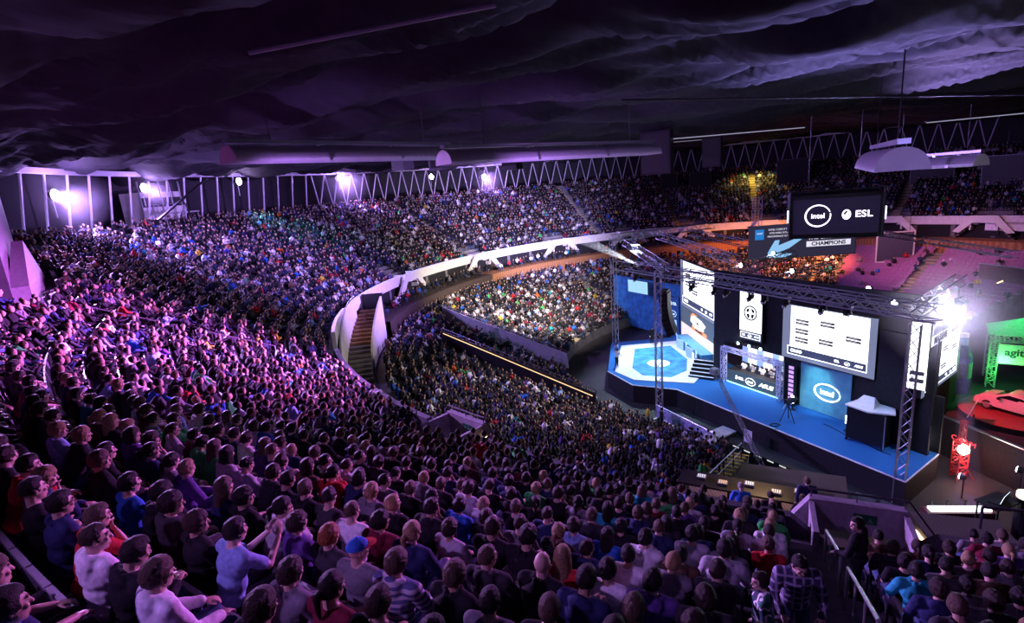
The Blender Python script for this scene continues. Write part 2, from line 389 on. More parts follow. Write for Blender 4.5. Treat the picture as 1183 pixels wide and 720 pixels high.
# flat fluorescent lines under the far ceiling
def strip_lamp(p, q, label, s):
    p, q = Vector(p), Vector(q); d = q-p; e = empty('strip_lamp', p, math.atan2(d.y, d.x), label, 'strip lamp')
    L = d.length; MB().box((L/2, 0, .08), (L, .2, .1)).build('housing', M_dsteel, e)
    MB().tube((.1, 0, 0), (L-.1, 0, 0), .035, 6).build('tube', emat('tube_white%d' % int(s*10), (.75, .72, 1), s), e)
strip_lamp((14.0, 45.0, 20.6), (25.5, 45.5, 20.6), 'thin glowing strip lamp under the ceiling above the score cube', .45)
strip_lamp((33.5, 43.0, 20.0), (44, 41.0, 20.0), 'thin glowing strip lamp beyond the short hood', .4)
strip_lamp((9.0, 60.0, 21.2), (24, 62.0, 21.2), 'thin strip lamp over the far stand behind the hanging speaker', .25)
for i, (p, q, lab) in enumerate([((-3.3, 8, 20.1), (.15, 8.0, 20.42), 'black cable running under the cloth, its violet sheen put into a pale colour'),
        ((5, 22, 20.9), (30, 30, 20.3), 'long thin dark cable above the score cube')]):
    tag(MB().tube(p, q, .035).build('ceiling_cable', M_paint if i == 0 else M_blk), lab, 'cable')  # first cable is pale to stand in for light gleaming on it
for i, (p, sz, lab) in enumerate([((13.0, 45, 19.6), (2.4, 1.4, 3.4), 'large black speaker box hanging at the end of the long hood'),
        ((-8.0, 46.0, 20.9), (1.3, 1.3, 1.6), 'black hanging box by the brightest far lamp'), ((-5.2, 48.0, 20.7), (1.3, 1.3, 1.6), 'black hanging box second from the brightest far lamp'),
        ((19.5, 50, 19.4), (1.6, 1.2, 2.6), 'black speaker box hanging behind the roof trusses'), ((1.2, 50.0, 20.2), (1.5, 1.2, 1.5), 'small black box hanging behind the long hood')]):
    e = empty('hanging_speaker', p, -.5, lab, 'speaker')
    MB().box((0, 0, 0), sz).build('cabinet', M_blk, e); MB().box((0, -sz[1]/2-.02, 0), (sz[0]*.9, .03, sz[2]*.9)).build('grille', mat('grille', (.03, .03, .03), .6), e)
    MB().tube((0, 0, sz[2]/2), (0, 0, 4.0), .03).build('hanger', M_dsteel, e)
# dark screens and boxes on the far upper tier
for i, (a, r, z, w, h, lab) in enumerate([(61.5, 49, 16.2, 4.5, 4.2, 'dark hanging screen just above the score cube'), (40, 48, 14.9, 5, 4.2, 'dark hanging screen above the grey screen'),
        (30, 46, 14.4, 4.5, 4.0, 'dark hanging screen between the pinkish balustrades'), (78, 50, 15.9, 3.5, 3.2, 'dark hanging screen beside the yellow-lit seats'), (84, 50, 16.5, 2.6, 2.6, 'smaller dark screen over the far aisle')]):
    e = empty('hanging_screen', PL(a, r, z), rad(a)-PI/2, lab, 'screen')
    MB().box((0, 0, 0), (w, .25, h)).build('screen_panel', M_blk, e)
    b = MB()
    for s in (-1, 1): b.box((s*w/2, 0, 0), (.1, .3, h+.1)); b.box((0, 0, s*h/2), (w, .3, .1))
    b.build('frame', M_dsteel, e); MB().tube((0, 0, h/2), (0, 0, h/2+3), .03).build('hanger', M_dsteel, e)
# ------------------------------------------------------------------ stage
SA = Vector((12.28, 38.56)); SU = Vector((.4394, -.8983)); SN = Vector((.8983, .4394)); SROT = math.atan2(SU.y, SU.x)
def SF(s, w, z=0.0): p = SA+SU*s+SN*w; return (p.x, p.y, z)
deck = [(19.37, 24.07), (22.9, 26.33), (20.5, 33), (18.2, 44), (17.6, 52.0), (9.9, 52.0), (7.91, 43.9), (9.23, 40.24), (12.28, 38.56)]
e = empty('stage', (0, 0, 0), 0, 'long stage with bright blue carpet, black skirt and white front edge', 'stage')
MB().prism(deck[::-1], 0, 1.44).build('skirt', M_black, e)
MB().prism(deck[::-1], 1.44, 1.5).build('carpet', M_carpet, e)
b = MB()
loop = deck[:2]+deck[:1]; fr = [deck[1], deck[0], deck[8], deck[7], deck[6]]
for p, q in zip(fr, fr[1:]):
    d = Vector(q)-Vector(p); m = (Vector(p)+Vector(q))/2
    b.box((m.x, m.y, 1.49), (d.length, .06, .06), math.atan2(d.y, d.x))
b.build('edge_trim', M_lino, e)
# white-bordered circle area at the far end of the stage
out = [(8.5, 43.6), (9.6, 41.2), (13.9, 39.4), (15.6, 41.6), (16.6, 44.5), (16.4, 50.6), (10.6, 50.6)]
inn = [(10.1, 44.0), (10.5, 42.0), (12.6, 41.0), (14.3, 42.2), (15.3, 45.0), (15.1, 49.2), (11.6, 49.2)]
b = MB(); n = len(out); b.add([(x, y, 1.56) for x, y in out]+[(x, y, 1.56) for x, y in inn], [(i, (i+1) % n, n+(i+1) % n, n+i) for i in range(n)])
b.add([(x, y, 1.5) for x, y in out]+[(x, y, 1.56) for x, y in out], [(i, n+i, n+(i+1) % n, (i+1) % n) for i in range(n)])
b.build('border_strip', M_lino, e)
MB().prism(inn[::-1], 1.5, 1.54).build('blue_mat', mat('mat_blue', (.05, .26, .55), .8, var=.45, scale=1.2), e)
b = MB(); b.add([(12.6+1.0*math.cos(t*PI/10), 44.6+1.0*math.sin(t*PI/10), 1.565) for t in range(20)], [tuple(range(20))])
b.build('floor_emblem', M_lino, e)
b = MB()
for k in range(14): b.tube((19.2+.09*k, 30.9-.32*k+.2*math.sin(k), 1.53), (19.29+.09*k, 30.58-.32*k+.2*math.sin(k+1), 1.53), .022, 5)
tag(b.build('stage_cable', M_blk), 'thin black cable trailing over the carpet from the camera tripod', 'cable')
b = MB()
for k in range(16): b.tube((16.3+.28*math.cos(k*.8)*(1+k*.02), 31.3+.2*math.sin(k*.8), 1.53+.003*k), (16.3+.28*math.cos(k*.8+.8), 31.3+.2*math.sin(k*.8+.8), 1.53+.003*k), .02, 5)
tag(b.build('coiled_cable', M_blk), 'coil of black cable lying near the front edge of the blue carpet', 'cable')
# back walls
def wall(name, s0, s1, w, z0, z1, m=M_black, d=.15):
    o = MB().box(((s0+s1)/2, 0, (z0+z1)/2), (s1-s0, d, z1-z0)).build(name, m); o.location = SF(0, w); o.rotation_euler[2] = SROT; return struct(o)
wall('wall_stage_upper', -.2, 15.2, 4.3, 4.75, 10.3); wall('wall_stage', 5.95, 15.6, 4.35, 1.5, 4.8); wall('wall_stage_pier', -.3, .85, 4.35, 1.5, 4.8)
wall('wall_stage_return', 12.5, 15.4, 3.6, 1.5, 8.2)
for q, sgn in (((22.9, 26.2), 1),):
    b = MB().box((3.4, 0, 5.3), (7, .15, 7.6)); o = b.build('wall_stage_end', M_black); o.location = (21.3, 27.0, 0); o.rotation_euler[2] = rad(34.4); struct(o)

WHITE = emat('screen_white', (.93, .96, 1), 2.6); LOGO = emat('logo_white', (.95, .97, 1), 3.0)
BEZ = emat('screen_grey', (.20, .23, .36), .9); BAR = emat('screen_bar', (.10, .10, .16), .35); BARL = emat('screen_bar_text', (.5, .48, .5), .8)
FOOT = emat('screen_foot', (.06, .075, .16), .8)
def intel(parent, x, z, s, m, d=.02, name='emblem', rx=1.0, rz=.66):
    g = arc_ring(name, rx*s, rz*s, .12*s, 20, 372, m, parent, (x, -.075, z), d=d, taper=.45)
    t = text('lettering', 'intel', .64*s*rx, m, parent, (x, -.095, z-.02*s), bold=.004*s)
    return g, t
def esl(parent, x, z, s, m):
    g = MB().ball((0, 0, 0), (.34*s, .03, .44*s), 14, 9).build('emblem', m, parent); g.location = (x-.9*s, -.04, z)
    MB().slab([(-.05*s, .35*s), (.1*s, .3*s), (-.12*s, -.05*s), (-.25*s, .1*s)], -.07, -.03).build('emblem_gap', M_blk, parent).location = (x-.9*s, -.03, z)
    text('lettering', 'ESL', .8*s, m, parent, (x+.4*s, -.06, z), bold=.008*s, sx=1.15)
def bracket_screen(name, loc, rz, W, H, label, cols):
    e = empty(name, loc, rz, label, 'screen')
    MB().box((W/2, .12, H/2), (W, .24, H)).build('housing', M_blk, e)
    panel('border', 0, W, 0, H, BEZ, e, -.002, .02)
    panel('picture', W*.10, W*.93, H*.24, H*.985, WHITE, e, -.025, .02)
    f = panel('caption_bar', W*.075, W*.925, H*.085, H*.23, FOOT, e, -.025, .02)
    b = MB()
    for (x0, x1, z0, z1) in ((.07, .93, .08, .092), (.07, .93, .225, .237), (.07, .076, .08, .237), (.924, .93, .08, .237)):
        b.box(((x0+x1)/2*W, -.05, (z0+z1)/2*H), ((x1-x0)*W, .01, (z1-z0)*H))
    b.build('outline', LOGO, e)
    text('lettering', 'CS:GO', H*.075, LOGO, e, (W*.175, -.055, H*.155), bold=.01); text('lettering', 'ESL', H*.055, LOGO, e, (W*.63, -.055, H*.155), bold=.008)
    text('lettering', 'ASUS', H*.055, LOGO, e, (W*.85, -.055, H*.155), bold=.008, shear=.2); intel(e, W*.74, H*.155, H*.045, LOGO, .01)
    for (cx, cz) in cols:
        for k in (0, 1):
            p = panel('table_row', W*cx, W*(cx+.15), H*(cz-.055*k)-H*.02, H*(cz-.055*k)+H*.02, BAR, e, -.048, .01)
            panel('row_text', W*(cx+.02), W*(cx+.11), H*(cz-.055*k)-H*.006, H*(cz-.055*k)+H*.006, BARL, p, -.06, .006)
    return e
COLS = [(.16, .74), (.16, .57), (.16, .41), (.44, .78), (.43, .46), (.71, .61)]
bracket_screen('projection_screen', SF(6.05, 3.95, 4.92), SROT, 6.1, 3.75, 'large projection screen with a match table at the middle of the stage wall', COLS)
bracket_screen('projection_screen', (17.08, 51.84, 4.95), math.atan2(-8.87, .14), 8.87, 4.6, 'projection screen above the animal-head backdrop at the far end of the stage', COLS[:1]+[(.36, .62), (.16, .57), (.36, .45)])
e = bracket_screen('wing_screen', (21.65, 26.4, 4.9), math.atan2(29.56-26.36, 26.25-21.58), 5.6, 2.85, 'tilted side screen with a match table under the brightest lamp', [(.2, .78), (.2, .62), (.2, .46), (.2, .31), (.46, .78), (.44, .42), (.72, .70)])
# portrait screen with shield
e = empty('portrait_screen', SF(2.47, 3.95, 5.36), SROT, 'narrow portrait screen with a round black emblem beside the large screen', 'screen')
MB().box((.97, .12, 1.85), (1.94, .24, 3.7)).build('housing', M_blk, e); panel('picture', .04, 1.9, .75, 3.68, WHITE, e, -.002)
panel('caption_bar', .04, 1.9, .1, .72, FOOT, e, -.002)
b = MB()
for (x0, x1, z0, z1) in ((.12, 1.82, .2, .23), (.12, 1.82, .6, .63), (.12, .15, .2, .63), (1.79, 1.82, .2, .63)): b.box(((x0+x1)/2, -.03, (z0+z1)/2), (x1-x0, .01, z1-z0))
b.build('outline', LOGO, e); intel(e, .97, .415, .16, LOGO, .01); text('lettering', 'ESL', .2, LOGO, e, (.4, -.03, .415)); text('lettering', 'ASUS', .17, LOGO, e, (1.5, -.03, .415), shear=.2)
EMB = emat('emblem_dark', (.03, .03, .05), .1)
g = arc_ring('emblem', .52, .52, .10, 0, 360, EMB, e, (.97, -.03, 2.15))
b = MB()
for s in (-1, 1):
    b.slab([(s*.08, .38), (s*.36, .22), (s*.30, .02), (s*.12, .10)], -.03, -.01); b.slab([(s*.10, -.05), (s*.34, -.10), (s*.20, -.42), (s*.05, -.30)], -.03, -.01)
b.build('emblem_mark', EMB, g)
# tall banners
BLUE = mat('banner_blue', (.02, .10, .28), .6, var=.3, scale=1)
def banner(p, q, z0, z1, label):
    d = Vector(q)-Vector(p); W = d.length; e = empty('stage_banner', (p[0], p[1], z0), math.atan2(d.y, d.x), label, 'banner'); H = z1-z0
    panel('cloth', 0, W, 0, H, BLUE, e, 0, .06); MB().box((W/2, .08, H/2), (W, .06, H)).build('frame', M_blk, e)
    LG = emat('banner_print', (.55, .8, 1), 1.6)
    g = MB().ball((0, 0, 0), (.12*W, .02, .16*W), 12, 7).build('emblem', LG, e); g.location = (W*.28, -.07, H*.83)
    text('lettering', 'ESL', W*.26, LG, e, (W*.65, -.07, H*.83)); intel(e, W*.5, H*.57, W*.3, LG); 
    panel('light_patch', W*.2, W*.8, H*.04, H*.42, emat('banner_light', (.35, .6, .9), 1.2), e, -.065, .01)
banner((17.0, 43.1), (16.35, 40.1), 1.5, 5.2, 'tall blue banner between the animal-head backdrop and the players booth')
banner((16.2, 53.4), (16.9, 51.95), 1.5, 5.6, 'tall blue banner at the far edge of the animal-head backdrop')
# backdrop with the animal head
e = empty('stage_backdrop', (17.12, 51.8, 1.5), math.atan2(-8.7, .1), 'lit backdrop with a white animal head over an orange ribbon', 'backdrop')
W = 8.7
panel('upper_panel', 0, W, 1.75, 3.4, emat('backdrop_dark', (.10, .14, .20), .8), e, 0, .08); panel('lower_panel', 0, W, 0, 1.78, emat('backdrop_light', (.85, .70, .68), 1.2), e, .01, .08)
g = MB().slab([(2.9, 2.9), (3.6, 3.15), (5.4, 3.05), (6.4, 2.75), (5.9, 2.35), (6.0, 2.2), (4.6, 2.0), (3.5, 2.1), (3.3, 2.35), (2.8, 2.45)], -.13, -.08).build('animal_head', emat('head_white', (.95, .97, 1), 2.2), e)
MB().slab([(4.2, 2.6), (4.7, 2.75), (5.0, 2.55), (4.5, 2.5)], -.15, -.13).build('eye_mark', M_blk, g)
o = emat('orange_print', (1, .36, .16), 1.1)
g = panel('ribbon', 3.1, 6.7, 1.72, 2.1, o, e, -.09, .03); text('lettering', 'VIRTUS.PRO', .33, emat('ribbon_text', (.1, .02, .01), .1), g, (4.9, -.13, 1.91), bold=.01)
MB().slab([(2.7, 3.0), (3.3, 3.35), (4.5, 3.3), (3.6, 3.1), (3.0, 2.85)], -.11, -.085).build('ear_mark', o, e)
# low blue rostrum, stairs
e = empty('stage_stairs', (14.6, 40.0, 1.5), -.62, 'short white-edged stairs leading up beside the blue circle', 'stairs')
for k in range(5):
    s = MB().box((0, .5+.4*k, .1+.1*k), (2.0, .42, .2+.2*k)).build('step', M_blk, e)
    MB().box((0, .5+.4*k-.15, .2*k+.212), (2.0, .16, .02)).build('nosing', M_lino, s)
e = empty('rostrum', (16.2, 46.6, 1.5), 0, 'pale blue low rostrum fronted by curved panels under the backdrop', 'rostrum')
MB().box((.25, 0, .45), (1.1, 6.6, .9)).build('deck_block', mat('rostrum_blue', (.12, .38, .62), .5), e)
for k in range(5):
    p = MB().box((-.42-.12*(k % 2), -2.6+1.3*k, .5), (.1, 1.1, 1.0), .25*(1 if k % 2 else -1)).build('front_panel', mat('panel_pale', (.45, .68, .85), .4), e)
text('lettering', 'R', .9, LOGO, e, (-.62, -2.4, .5)).rotation_euler = (PI/2, 0, -PI/2)
# left blue drape wall
o = MB().box((0, 0, 0), (11, .15, 6.0)).build('wall_blue_drape', mat('drape_blue', (.02, .15, .36), .8, var=.4, scale=1.5)); o.location = (15.6, 60.0, 3.2); o.rotation_euler[2] = rad(-62); struct(o)
e = empty('small_screen', (14.6, 58.8, 5.0), rad(-62), 'small pale-blue lit screen high on the blue drape', 'screen')
panel('picture', -1.6, 1.6, 0, 1.4, emat('pale_blue', (.4, .75, .95), .9), e, -.2); MB().box((0, -.12, .7), (3.3, .1, 1.5)).build('housing', M_blk, e)
# players booth
e = empty('players_booth', SF(.97, 4.0, 1.5), SROT, 'truss-framed players booth with sponsor desk and bright blue back wall', 'booth')
MB().box((2.35, .75, .5), (4.5, .9, 1.0)).build('desk', M_blk, e); MB().box((2.4, 1.72, .14), (5.0, 1.0, .28)).build('riser', M_blk, e)
d = panel('desk_front', .15, 4.6, .02, 1.02, emat('desk_front', (.05, .09, .13), .8), e); d.location.y = .27
esl(d, 1.35, .55, .35, LOGO); intel(d, 2.35, .55, .42, LOGO); text('lettering', 'ASUS', .42, LOGO, d, (3.65, -.05, .55), shear=.25, sx=1.2, bold=.012)
panel('light_bar', .15, 4.7, -.02, .05, emat('cyan_bar', (.3, .8, 1), 4), e, .2, .05)
BW = emat('booth_wall', (.25, .38, .95), .9); BW2 = emat('booth_wall_lit', (.72, .82, 1), 1.1)
panel('back_wall', -.1, 5.0, 0, 2.95, BW, e, 2.3, .06)
for x in (.95, 2.35, 3.7, 4.6): panel('lit_panel', x-.45, x+.35, .9, 2.85, BW2, e, 2.2, .04)
b = MB()
def lace(b, p, q, s, step, r=.025, rc=.035):
    p, q = Vector(p), Vector(q); d = q-p; L = d.length; M = d.to_track_quat('X', 'Z').to_matrix()
    cs = [(a*s/2, c*s/2) for a, c in ((-1, -1), (1, -1), (1, 1), (-1, 1))]
    P = lambda x, c: p+M @ Vector((x, c[0], c[1]))
    for c in cs: b.tube(P(0, c), P(L, c), rc, 6)
    n = max(2, int(L/step))
    for i in range(n):
        x0, x1 = L*i/n, L*(i+1)/n
        for f in range(4):
            c0, c1 = cs[f], cs[(f+1) % 4]
            if (i+f) % 2: c0, c1 = c1, c0
            b.tube(P(x0, c0), P(x1, c1), r, 4, cap=False)
            b.tube(P(x1, cs[f]), P(x1, cs[(f+1) % 4]), r, 4, cap=False)
    return b
PT = mat('lilac_truss', (.62, .58, .75), .35, .3)
lace(MB(), (0, 0, 0), (0, 0, 2.8), .32, .35).build('frame_post', PT, e); lace(MB(), (4.95, 0, 0), (4.95, 0, 2.8), .32, .35).build('frame_post', PT, e)
lace(MB(), (-.15, 0, 2.75), (5.1, 0, 2.75), .3, .35).build('frame_top', PT, e)
for k in range(5):
    e2 = empty('monitor', SF(1.75+.83*k, 4.85, 2.5), SROT, ['monitor nearest the tall banner', 'second monitor from the tall banner', 'middle monitor of the five', 'fourth monitor from the tall banner', 'monitor at the open end'][k]+' on the players desk', 'monitor', 'monitors on the players desk')
    MB().box((0, 0, .2), (.46, .05, .26)).build('screen_panel', M_blk, e2); MB().tube((0, .02, 0), (0, .02, .1), .03).build('stand', M_blk, e2)
# three small cyan spots above the booth
for k in range(3):
    e2 = empty('wall_spot', SF(2.35+.98*k, 4.1, 4.95), SROT, ['cyan spot nearest the banner', 'middle cyan spot of three', 'cyan spot nearest the large screen'][k]+' on the black wall above the booth', 'spot lamp')
    MB().tube((0, .05, 0), (0, -.14, 0), .14, 10).build('housing', M_blk, e2); MB().ball((0, -.15, 0), (.11, .04, .11)).build('lens', emat('cyan_lens', (.5, .9, 1), 18), e2)
# violet lit column beside the booth
e = empty('led_column', SF(6.95, 3.9, 1.5), SROT, 'narrow violet glowing column between booth and round logo', 'column')
MB().box((0, 0, 1.45), (.5, .3, 2.9)).build('housing', M_blk, e)
b = MB()
for k in range(9): b.box((0, -.17, .25+.32*k), (.34, .04, .2))
b.build('light_cell', emat('violet_cell', (.6, .35, 1), 1.2), e)
# round intel glow: printed disc lit from the front, its logo also given a glow
m, nt, bs = nodes('intel_board'); MATS['intel_board'] = m
tc = nt.nodes.new('ShaderNodeTexCoord'); gr = nt.nodes.new('ShaderNodeTexNoise'); gr.inputs['Scale'].default_value = 2.2; gr.inputs['Detail'].default_value = 5
rp = nt.nodes.new('ShaderNodeValToRGB'); rp.color_ramp.elements[0].color = (.04, .20, .27, 1); rp.color_ramp.elements[1].color = (.14, .42, .50, 1)
nt.links.new(tc.outputs['Object'], gr.inputs['Vector']); nt.links.new(gr.outputs['Fac'], rp.inputs['Fac']); nt.links.new(rp.outputs['Color'], bs.inputs['Base Color']); bs.inputs['Roughness'].default_value = .8

e = empty('logo_board', SF(7.35, 4.2, 1.55), SROT, 'teal board with glowing round chip-maker logo under the large screen', 'board')
panel('board', 0, 3.4, 0, 3.2, m, e, .02, .06); intel(e, 1.9, 1.55, .85, LOGO)
# lectern tower (black draped block with a pale wedge desk on top)
e = empty('desk_tower', (20.45, 28.4, 1.5), SROT+.12, 'tall black draped block with pale angular desk on top', 'desk')
MB().prism([(-1.0, -.75), (1.0, -.75), (1.0, .75), (-1.0, .75)], .18, 2.15).build('draped_block', M_blk, e)
MB().prism([(-1.15, -.7), (.2, -.95), (1.35, -.35), (1.0, .5), (-.9, .6)], 2.15, 2.24).build('desk_top', M_lino, e)
MB().add([(-.9, -.3, 2.24), (.3, -.5, 2.24), (.3, .4, 2.24), (-.9, .4, 2.24), (-.5, .1, 2.75), (.1, .1, 2.75)], [(0, 1, 5, 4), (2, 3, 4, 5), (0, 4, 3), (1, 2, 5), (0, 3, 2, 1)]).build('angled_console', M_lino, e)
for x in (-.95, .95):
    for y in (-.7, .7): MB().tube((x-.06, y, .09), (x+.06, y, .09), .09, 10).build('caster', M_blk, e)
MB().box((1.02, -.78, 1.1), (.05, .05, 2.0)).build('edge_strip', M_steel, e)
for (p, lab) in ((SF(7.4, 3.35, 1.5), 'small standing lamp at the foot of the violet column'), (SF(11.25, 3.1, 1.5), 'small bright lamp standing behind the black draped block'), ((22.4, 27.1, 1.5), 'small bright lamp at the open end of the stage')):
    e = empty('floor_lamp', p, SROT, lab, 'lamp'); MB().tube((0, 0, 0), (0, 0, .5), .05).tube((0, 0, 0), (0, 0, .03), .2).build('stand', M_blk, e)
    MB().box((0, -.03, .75), (.16, .1, .5)).build('light_head', emat('lamp_white', (.9, .9, 1), 14), e)
# camera tripod on stage
e = empty('camera_tripod', (17.35, 31.75, 1.5), SROT, 'video camera on a tripod standing on the blue carpet', 'camera')
for k in range(3): MB().tube((0, 0, 1.2), (.5*math.cos(2.1*k), .5*math.sin(2.1*k), 0), .03).build('leg', M_blk, e)
MB().box((0, .1, 1.4), (.25, .7, .3)).tube((0, .45, 1.4), (0, .8, 1.4), .1, 8).build('camera_body', M_blk, e)
MB().tube((0, -.2, 1.3), (.2, -.8, 1.15), .02).build('pan_bar', M_steel, e)
# camera crane
e = empty('camera_crane', (13.6, 27.7, 0), 0, 'long camera crane reaching from the pit up over the stage edge', 'crane')
h = Vector((.9, 8.9, 3.5)); t0 = Vector((-.2, -1.6, .9))
lace(MB(), t0, h, .2, .5, .014, .022).build('boom', M_dsteel, e)
MB().box(h+Vector((.05, .25, -.1)), (.5, .5, .45), .4).tube(h+Vector((0, .4, -.1)), h+Vector((.1, .9, -.25)), .13, 8).build('camera_head', M_grey, e)
MB().box((-.25, -1.7, .85), (.5, .4, .5)).build('counterweight', M_blk, e)
b = MB().tube((0, 0, 0), (0, 0, 1.3), .09)
for k in range(3): b.tube((0, 0, .8), (.9*math.cos(2.1*k+.4), .9*math.sin(2.1*k+.4), 0), .04)
b.build('pedestal', M_blk, e)
# ------------------------------------------------------------------ trusses
def truss(p, q, label, s=.55, m=None, name='truss', r=.022, step=.6, cat='truss', grp=None):
    p, q = Vector(p), Vector(q); d = q-p; L = d.length
    e = empty(name, p, 0, label, cat, grp); e.rotation_euler = d.to_track_quat('X', 'Z').to_euler(); m = m or M_dsteel
    cs = [(a*s/2, c*s/2) for a, c in ((-1, -1), (1, -1), (1, 1), (-1, 1))]
    for c in cs: MB().tube((0, c[0], c[1]), (L, c[0], c[1]), r*1.6, 6).build('chord', m, e)
    n = max(2, int(L/step)); b = MB()
    for i in range(n):
        x0, x1 = L*i/n, L*(i+1)/n
        for f in range(4):
            c0, c1 = cs[f], cs[(f+1) % 4]
            if (i+f) % 2: c0, c1 = c1, c0
            b.tube((x0, *c0), (x1, *c1), r, 4, cap=False)
    b.build('lacing', m, e); return e
TM = mat('truss_grey', (.30, .30, .34), .4, .6)
truss(SF(-6.5, .2, 10.7), SF(17.0, -.2, 10.6), 'longest roof truss running along the stage front above the screens', .75, TM, step=.75)
truss(SF(-1.5, 1.9, 10.3), SF(14.8, 1.6, 9.95), 'thinner roof truss just behind the stage front truss', .45, TM)
truss((11.4, 50.5, 11.9), SF(-1.2, .2, 10.9), 'roof truss sloping to the front truss beside the lamp beam', .6, TM)
truss((10.3, 51.1, 12.3), (22.5, 57.5, 12.0), 'pale roof truss at the far back of the stage rigging', .6, M_steel)
truss((15.6, 54.2, 11.8), (17.3, 40.0, 11.1), 'roof truss second from the lamp beam in the stage rigging', .6, TM)
truss((19.2, 56.0, 11.7), (21.4, 47.0, 11.2), 'roof truss third from the lamp beam in the stage rigging', .6, TM)
truss((16.7, 39.0, 10.2), (24.0, 43.8, 10.6), 'pale roof truss with small lamps crossing under the dark banner', .6, M_steel)
truss((19.3, 36.6, 10.0), (24.6, 38.8, 10.3), 'short pale roof truss behind the large screen', .55, M_steel)
truss((38.5, 56.4, 10.1), (34.0, 34.8, 10.6), 'long distant truss crossing before the empty purple seats', .45, M_steel)
truss((19.45, 24.55, 0), (19.5, 24.5, 9.8), 'tower truss standing before the open corner of the stage', .45, TM, 'truss_tower')
truss((10.55, 37.4, 0), (10.65, 37.35, 11.2), 'tower truss standing behind the hanging black line array', .45, TM, 'truss_tower')
truss((10.1, 50.9, 0), (10.25, 51.0, 12.3), 'thin tower truss at the far back of the stage', .4, TM, 'truss_tower')
truss((30.6, 64.5, 4.5), (30.6, 64.5, 14.2), 'pinkish tower truss beside the dark sponsor banner', .8, mat('truss_pink', (.6, .42, .45), .5), 'truss_tower')
# glowing panel in place of the light on the corner tower's white backing
e = empty('tower_panel', (19.75, 24.6, 6.2), SROT+.25, 'tall white panel glowing in place of light on the corner tower truss backing', 'panel')
panel('picture', -.38, .38, 0, 3.5, WHITE, e, .5); MB().box((0, .6, 1.75), (.84, .1, 3.6)).build('frame', M_blk, e)
for z in (.35, .75): panel('print_band', -.3, .3, z, z+.22, BAR, e, .47, .01)
e = empty('sponsor_strip', (21.1, 25.6, 8.0), rad(34.4), 'small slanting white sign with bold lettering above the side screen', 'sign')
panel('board', 0, 3.4, 0, .55, emat('strip_board', (.75, .75, .85), .8), e); text('lettering', 'MASSIVE', .5, EMB, e, (1.7, -.03, .27), bold=.02)
# moving heads
MH = None
def moving_head(p, label, on=False):
    e = empty('moving_head_light', p, SROT+random.uniform(-.4, .4), label, 'stage light')
    MB().box((0, 0, -.08), (.38, .34, .16)).build('base', M_blk, e)
    for s in (-1, 1): MB().box((s*.2, 0, -.32), (.05, .14, .36)).build('yoke_arm', M_blk, e)
    t = random.uniform(-.5, .5); hd = MB().tube((0, .16, .12), (0, -.2, -.2), .13, 10, .16).build('head', M_blk, e); hd.location = (0, 0, -.42)
    MB().ball((0, -.21, -.21), (.13, .05, .13), 10, 6).build('lens', emat('lens_on', (.9, .92, 1), 60) if on else mat('lens_off', (.3, .3, .36), .1), hd)
NT = ['first', 'second', 'third', 'fourth', 'fifth', 'sixth', 'seventh', 'eighth', 'ninth', 'tenth', 'eleventh', 'twelfth']
for k, s in enumerate((-4.6, -2.2, 1.5, 3.6, 4.6, 6.5, 7.5, 9.0, 11.2, 12.6)):
    moving_head(SF(s, .15, 10.25), NT[k]+' stage light from the line array hanging under the front truss', k == 9)
for k, (p, lab) in enumerate([((17.8, 40.0, 10.6), 'small lit lamp at the near end of the pale crossing truss'), ((21.5, 42.4, 10.9), 'small lit lamp mid-way on the pale crossing truss'), ((20.2, 37.1, 10.4), 'small lit lamp on the short pale truss'),
        ((21.5, 30.9, 10.15), 'small lit lamp above the large screen corner'), ((21.0, 28.0, 9.95), 'small lit lamp between the large screen and the corner tower')]):
    e = empty('par_lamp', p, SROT, lab, 'lamp'); MB().tube((0, .25, 0), (0, 0, 0), .12, 10, .17).build('can', M_blk, e); MB().ball((0, -.02, 0), (.15, .05, .15)).build('lens', emat('par_on', (.85, .85, 1), 40), e)
# line array
e = empty('line_array', (11.3, 37.9, 9.5), rad(-118), 'curved black line-array loudspeaker hanging before the far screen', 'loudspeaker')
y = z = 0
for k in range(9):
    t = rad(-2+3.2*k); c = Vector((0, y, z-.18)); bx = MB().box(c, (1.25, .6, .34), M=Matrix.Rotation(t, 3, 'X')).build('cabinet', M_blk, e)
    MB().box(c+Vector((0, -.31*math.cos(t), -.31*math.sin(t))), (1.0, .02, .24), M=Matrix.Rotation(t, 3, 'X')).build('grille', mat('grille_teal', (.12, .45, .45), .5), bx)  # teal puts the cyan light on the black grille into its colour
    z -= .36*math.cos(t); y += .36*math.sin(t)
MB().box((0, 0, .1), (1.1, .5, .1)).tube((0, 0, .1), (0, 0, 2.0), .03).build('bumper_frame', M_dsteel, e)
# ------------------------------------------------------------------ score cube and sponsor banner
e = empty('score_cube', (31.0, 50.3, 10.9), rad(-27), 'black hanging score cube with glowing white logos', 'scoreboard')
MB().box((0, 0, 2.0), (7.2, 6.4, 3.9)).build('housing', M_blk, e)
f = panel('front_screen', -3.3, 3.3, .45, 3.6, emat('cube_screen', (.02, .012, .05), .5), e); f.location.y = -3.22
intel(f, -1.35, 2.1, 1.12, emat('cube_logo', (.9, .8, 1), 3.2), rx=.88, rz=.84); esl(f, 1.75, 2.1, 1.0, emat('cube_logo', (.9, .8, 1), 3.2))
b = MB()
for x in (-3.6, 3.6):
    for y in (-3.2, 3.2): b.tube((x, y, 0), (x, y, 4.3), .1)
for y in (-3.2, 3.2): b.tube((-3.6, y, 4.3), (3.6, y, 4.3), .07)
for x in (-3.6, 3.6): b.tube((x, -3.2, 4.3), (x, 3.2, 4.3), .07)
b.build('top_frame', M_dsteel, e)
